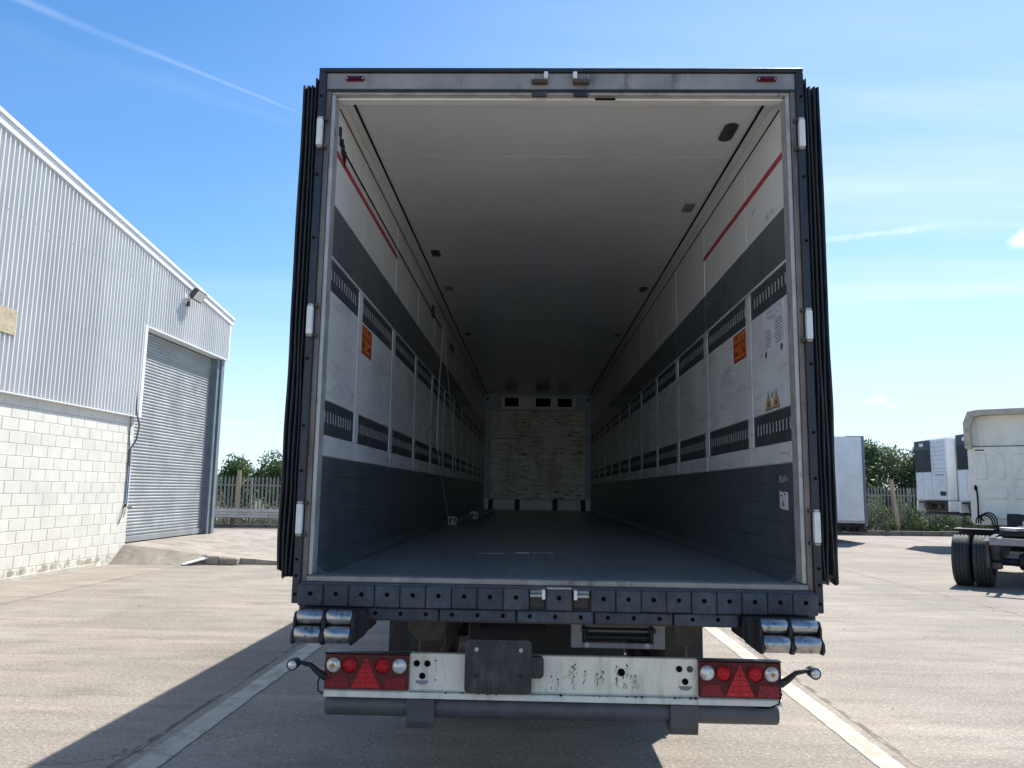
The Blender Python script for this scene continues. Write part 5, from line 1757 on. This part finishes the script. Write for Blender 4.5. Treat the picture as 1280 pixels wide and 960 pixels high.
# ------------------------------------------------------------------ the tractor unit
def tractor():
    ang = R(36)
    org = Vector((9.42, 11.42, 0))
    H = Matrix.Translation(org) @ Matrix.Rotation(-ang, 4, 'Z')
    t = thing('tractor_unit', 'cream lorry tractor unit without trailer, seen from behind', 'lorry', tuple(org))

    def Q(g, name, m, parent=None, sm=False):
        g.v = [tuple(H @ Vector((v[0], v[1], 1.12 + (v[2] - 1.12) * .935 if v[2] > 1.12 and v[1] > 2.3 else v[2]))) for v in g.v]
        return g.build(name, m, parent or t, sm)
    for x0, x1 in ((-1.245, -.925), (-.885, -.565), (.565, .885), (.925, 1.245)):
        w = x1 - x0
        r = .505
        prof = [(.29, w * .12), (.31, w * .04), (r - .13, -.002), (r - .05, w * .02), (r - .010, w * .08)]
        for k in range(4):
            a = w * (.12 + .19 * k)
            prof += [(r - .002, a), (r, a + w * .02), (r, a + w * .13), (r - .001, a + w * .14), (r - .014, a + w * .145), (r - .014, a + w * .185)]
        prof += [(r - .002, w * .885), (r - .010, w * .92), (r - .05, w * .98), (r - .13, w + .002), (.31, w * .96), (.29, w * .88)]
        ty = Q(G().lathe(prof, (x0, 0, .503), (1, 0, 0), 40), 'tyre', 'tyre', None, True)
        Q(G().lathe([(.285, w * .1), (.27, w * .2), (.20, w * .3), (.12, w * .25), (.11, w * .08), (.001, w * .06)], (x0, 0, .503), (1, 0, 0), 24), 'rim', 'under', ty, True)
    Q(G().cyl((-.9, 0, .503), (.9, 0, .503), .075, n=14), 'axle', 'under', None, True)
    Q(G().lathe([(.001, -.22), (.14, -.18), (.2, -.06), (.2, .06), (.14, .18), (.001, .22)], (.05, -.05, .52), (1, 0, 0), 18), 'differential', 'under', None, True)
    for s in (-1, 1):
        a, b = sorted((s * .37, s * .45))
        Q(G().box(a, b, -.95, 5.0, .72, .98, .005), 'chassis_rail', 'under')
        a, b = sorted((s * .40, s * .56))
        Q(G().cyl((s * .50, -.30, .55), (s * .50, -.30, .85), .12, n=16), 'air_spring', 'rubber', None, True)
        Q(G().box(a, b, -.42, -.18, .38, .50, .01), 'spring_seat', 'rust')
        a, b = sorted((s * .56, s * .60))
        Q(G().box(a, b, -.75, -.70, .42, .95, .006), 'lamp_bracket', 'rust')
    bm_ = Q(G().box(-.52, .52, -.99, -.93, .86, .99, .006), 'rear_cross_member', 'grey_metal')
    Q(G().prism([(-.62, .93), (-.50, .93), (-.36, 1.06), (-.44, 1.06)], 'y', -.97, -.93), 'ramp_bracket', 'cab')
    Q(G().box(.30, .95, -1.02, -.96, .62, .84, .01), 'tail_lamp_bar', 'tube')
    Q(G().box(-.95, -.48, .35, .39, 1.02, 1.07, .005), 'guard_bar', 'under')
    for s in (-1, 1):
        a, b = sorted((s * .55, s * 1.24))
        Q(G().box(a, b, .72, .76, .45, 1.08, .008), 'mud_guard', 'rubber')
        Q(G().box(a, b, -.02, .76, 1.085, 1.11, .006), 'mud_guard', 'rubber')
    # fifth wheel
    fw = Q(G().prism([(-.45, .55), (-.45, .15), (-.32, -.12), (-.14, -.25), (-.05, .0), (.05, .0), (.14, -.25), (.32, -.12), (.45, .15), (.45, .55), (.25, .72), (-.25, .72)], 'z', 1.10, 1.155), 'fifth_wheel', 'alu')
    Q(G().box(-.42, .42, .05, .35, .985, 1.095, .01), 'fifth_wheel_stand', 'under')
    Q(G().box(-.50, .50, .95, 2.6, .985, 1.02, .005), 'catwalk', 'under')
    # cab
    yb = 2.78
    prof = rrect(-1.235, 1.235, 1.12, 3.02, .10, 4)
    cab = Q(G().prism(prof, 'y', yb, yb + 2.15), 'cab', 'cab')
    for x0, x1, z0, z1 in ((-1.12, -.86, 2.22, 2.86), (-.70, -.52, 2.22, 2.86), (-.36, .36, 2.22, 2.86), (.52, .70, 2.22, 2.86), (.86, 1.12, 2.22, 2.86),
                           (-1.12, -.48, 1.74, 2.04), (-.36, .36, 1.74, 2.04), (.48, 1.12, 1.74, 2.04), (-1.02, -.52, 1.26, 1.58), (-.30, .30, 1.18, 1.58)):
        g = G()
        o = rrect(x0, x1, z0, z1, .06, 3)
        i = rrect(x0 + .022, x1 - .022, z0 + .022, z1 - .022, .045, 3)
        n = len(o)
        V = [(p[0], yb - .001, p[1]) for p in o] + [(p[0], yb - .030, p[1]) for p in i]
        F = [(k, (k + 1) % n, n + (k + 1) % n, n + k) for k in range(n)] + [tuple(range(n, 2 * n))]
        Q(g.add(V, F), 'pressed_panel', 'cab', cab)
    Q(G().box(-1.08, -.90, yb - .012, yb - .0005, 2.925, 2.955, .003), 'vent_slot', 'dark_grille', cab)
    Q(G().box(-1.14, -1.10, yb - .05, yb - .0005, 1.95, 2.08, .01), 'hose_clip', 'black', cab)
    # roof fairing, hollow at the back
    outer = [(-1.25, 2.98), (-1.26, 3.60), (-1.16, 3.88), (-.95, 3.92), (.95, 3.92), (1.16, 3.88), (1.26, 3.60), (1.25, 2.98)]
    inner = [(-1.12, 2.98), (-1.13, 3.50), (-1.05, 3.74), (-.90, 3.79), (.90, 3.79), (1.05, 3.74), (1.13, 3.50), (1.12, 2.98)]
    n = len(outer)
    g = G()
    V = [(x, yb - .28, z) for x, z in outer] + [(x, yb - .28, z) for x, z in inner] + [(x * .97, yb + 1.5, z - .05) for x, z in outer] + [(x, yb + .02, z) for x, z in inner]
    F = []
    for k in range(n - 1):
        F += [(k, k + 1, n + k + 1, n + k), (k, k + 1, 2 * n + k + 1, 2 * n + k), (n + k, n + k + 1, 3 * n + k + 1, 3 * n + k)]
    F += [(0, n, 3 * n, 2 * n), (n - 1, 2 * n - 1, 4 * n - 1, 3 * n - 1)]
    Q(g.add(V, F), 'roof_fairing', 'cab_edge')
    Q(G().prism(inner, 'y', yb + .021, yb + 1.3), 'roof_shell', 'cab')
    Q(G().prism([(-.98, 3.03), (-.90, 3.03), (-.96, 3.74), (-1.03, 3.74)], 'y', yb - .004, yb + .0205), 'shell_rib', 'cab')
    Q(G().box(-1.20, 1.20, yb - .010, yb + .02, 3.022, 3.040, .003), 'roof_joint', 'under')
    # under-cab darkness: engine, tanks
    Q(G().box(-1.15, -.50, .85, 2.4, .45, 1.0, .05), 'fuel_tank', 'under')
    Q(G().box(.50, 1.15, .85, 2.4, .45, 1.0, .05), 'fuel_tank', 'under')
    Q(G().box(-.55, .55, yb - .05, yb + 1.8, .55, 1.4, .03), 'engine', 'under')
    Q(G().box(-.24, -.14, yb - .22, yb - .002, 1.0, 1.24, .02), 'cab_mount', 'cab')
    Q(G().box(-.34, -.04, yb - .24, yb - .18, 1.06, 1.12, .01), 'cab_mount_arm', 'cab')
    for x0, x1 in ((-1.24, -.86), (.86, 1.24)):
        w = x1 - x0
        Q(G().lathe([(.28, .02), (.40, 0), (.48, .03), (.505, .08), (.505, w - .08), (.48, w - .03), (.40, w), (.28, w - .02)], (x0, 3.75, .505), (1, 0, 0), 28), 'front_tyre', 'tyre', None, True)
    # air hoses looping off the back of the cab
    Q(G().tube([(-1.10, yb - .03, 2.05), (-1.08, yb - .08, 1.7), (-1.09, yb - .08, 1.3), (-.98, yb - .1, 1.22)], .018, 8), 'air_hose', 'black', None, True)
    for k in range(3):
        pts = []
        for i in range(13):
            a = math.pi * (1.05 - i / 12 * 1.1)
            pts.append((-.98 + .16 * math.cos(a) + .05 * k, yb - .12 - .03 * k, 1.18 + (.18 + .03 * k) * math.sin(a)))
        pts += [(-.72 + .05 * k, yb - .4, .98), (-.45, yb - .9, .90), (-.36, .9, .99)]
        Q(G().tube(pts, .015, 7), 'air_hose', 'black', None, True)
    Q(G().box(-1.30, -1.24, yb + .9, yb + 1.05, 2.2, 2.75, .02), 'mirror', 'plate_black')
    Q(G().box(-1.30, -1.24, yb + .9, yb + 1.05, 1.75, 1.98, .02), 'mirror', 'plate_black')


tractor()


# loose grit on the concrete
def grit():
    rnd = random.Random(19)
    g = G()
    for _ in range(420):
        x = rnd.uniform(-9, 9)
        y = rnd.uniform(-1, 16) if rnd.random() < .8 else rnd.uniform(16, 27)
        r = rnd.uniform(.004, .012) * (1 + .5 * (rnd.random() < .06))
        q = [Vector((rnd.gauss(0, 1), rnd.gauss(0, 1), rnd.gauss(0, .6))).normalized() * r * rnd.uniform(.7, 1.2) for _ in range(4)]
        c = Vector((x, y, r * .5))
        g.add([c + v for v in q], [(0, 1, 2), (0, 3, 1), (1, 3, 2), (2, 3, 0)])
    o = g.build('grit', 'kerb')
    o['kind'] = 'stuff'
    o['label'] = 'small dark grit scattered on the concrete yard'
    o['category'] = 'grit'


grit()
